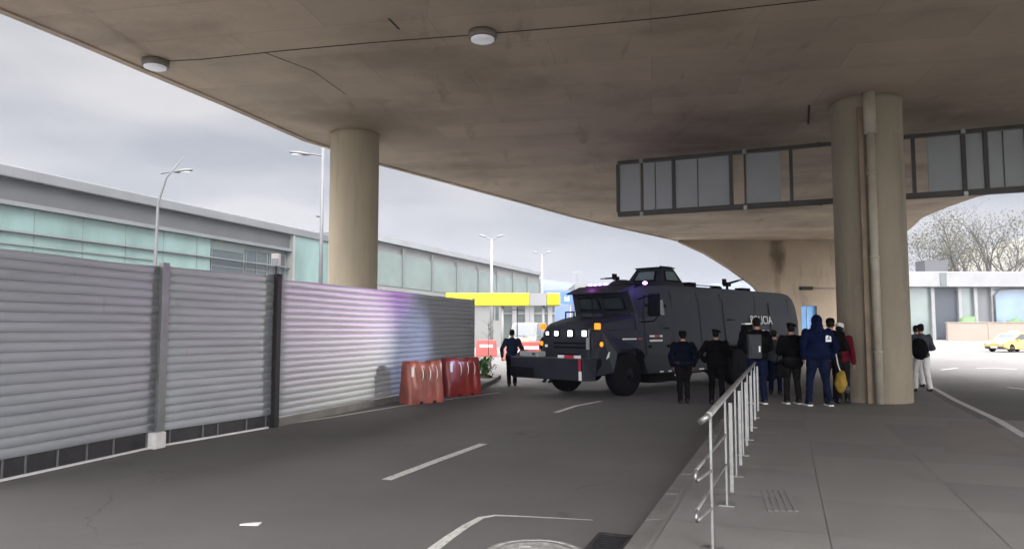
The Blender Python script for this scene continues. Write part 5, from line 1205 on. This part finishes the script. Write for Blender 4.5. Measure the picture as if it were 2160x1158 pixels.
o11, i11 = person(1962, 830, 1.68, 'person in a charcoal jacket and white trousers walking off along the right kerb', 'greycl', 'whitecl', KZ, arms='front', legs='walk', hair='bun', seed=11, group=PG, yaw=-.1, off=(0, .3))
o12, i12 = person(1978, 822, 1.66, 'person in a black jacket close beside the one in white trousers', 'black', 'whitecl', KZ, arms='down', legs='stand', hair='short', seed=12, group=PG, yaw=-.1, off=(.0, .9))
# carried things
bg = carried('backpack', o5, (-.12, -.22, 1.12), 'boxy grey equipment pack on the back of the person in blue jeans', 'backpack')
b = MB(); b.box(-.15, .12, -.10, .08, -.20, .30); pk = b.build('body', 'greycl', bg, bevel=.03, bseg=3)
b = MB(); b.box(-.11, .08, -.125, -.10, -.14, .08); b.build('pocket', 'greycl', pk, bevel=.01); b = MB(); b.box(.04, .075, -.13, -.105, -.06, .06); b.build('buckle', 'reflw', pk)
b = MB(); b.tube([(-.20, -.04, -.1), (-.215, -.02, .25)], .03, 8); b.build('side_roll', 'black', bg)
cmn = carried('video_camera', o5, (-.17, .10, 1.54), 'video camera held on the shoulder of the person with the grey pack', 'camera')
b = MB(); b.box(-.075, .075, -.16, .16, -.05, .07); b.build('body', 'black', cmn, bevel=.015); b = MB(); b.tube([(0, .16, .01), (0, .27, .01)], [.045, .055], 16); b.build('lens', 'greycl', cmn); b = MB(); b.box(-.085, .04, -.17, .08, .072, .10); b.build('top_plate', 'reflw', cmn)
hb_ = carried('handbag', o7, (-.24, .0, .72), 'black shoulder bag hanging beside the person in the black coat', 'bag')
b = MB(); b.hexa([(-.13, -.06, -.14), (.13, -.06, -.14), (.13, .06, -.14), (-.13, .06, -.14)], [(-.11, -.045, .14), (.11, -.045, .14), (.11, .045, .14), (-.11, .045, .14)]); b.build('body', 'black', hb_, bevel=.02); b = MB(); b.tube([(-.1, 0, .13), (-.05, 0, .40), (.06, 0, .62), (.1, 0, .13)], .012, 6); b.build('strap', 'black', hb_)
yb1 = carried('shopping_bag', o10, (.02, -.17, .52), 'yellow bag hanging low in front of the pier beside the red top', 'bag')
yb1.location = on_y(1774, 806, 15.2)
b = MB(); b.ell((0, 0, 0), (.15, .09, .27)); b.ell((.02, 0, .14), (.10, .05, .16)); link('body', remesh(b, .014, 3, .02, 5, 9), 'yelcl', yb1); yb1.scale = (.82,) * 3
b = MB(); b.tube([(0, 0, .25), (-.06, .0, .45), (-.12, .02, .85), (-.10, .08, .98)], .014, 8); b.build('strap', 'whitecl', yb1)
b = MB(); b.ell((.13, .02, -.17), (.08, .07, .11)); link('liner', remesh(b, .014, 3, .015, 8, 9), 'greycl', yb1)
bp2 = carried('backpack', o11, (-.14, -.23, 1.12), 'bulging black backpack worn by the person in white trousers', 'backpack')
b = MB(); b.ell((0, 0, 0), (.20, .14, .27)); b.ell((0, -.05, -.1), (.15, .12, .14)); link('body', remesh(b, .014, 3, .012, 2, 9), 'black', bp2)
b = MB(); b.tube([(-.05, .08, .2), (-.02, .22, .30), (.04, .3, .2)], .02, 8); b.build('strap', 'black', bp2)

# ------------------------------------------------------------------ haze
hm = bpy.data.materials.new('haze'); hm.use_nodes = True; hn = hm.node_tree; hn.nodes.remove(hn.nodes['Principled BSDF'])
pv = hn.nodes.new('ShaderNodeVolumePrincipled'); pv.inputs['Density'].default_value = .0008; pv.inputs['Color'].default_value = (.36, .39, .44, 1); pv.inputs['Anisotropy'].default_value = .2
hn.links.new(pv.outputs[0], hn.nodes['Material Output'].inputs['Volume']); M['haze'] = hm
b = MB(); b.box(-1000, 1000, -350, 1600, -1.5, 110); tag(b.build('haze', 'haze'), kind='stuff')
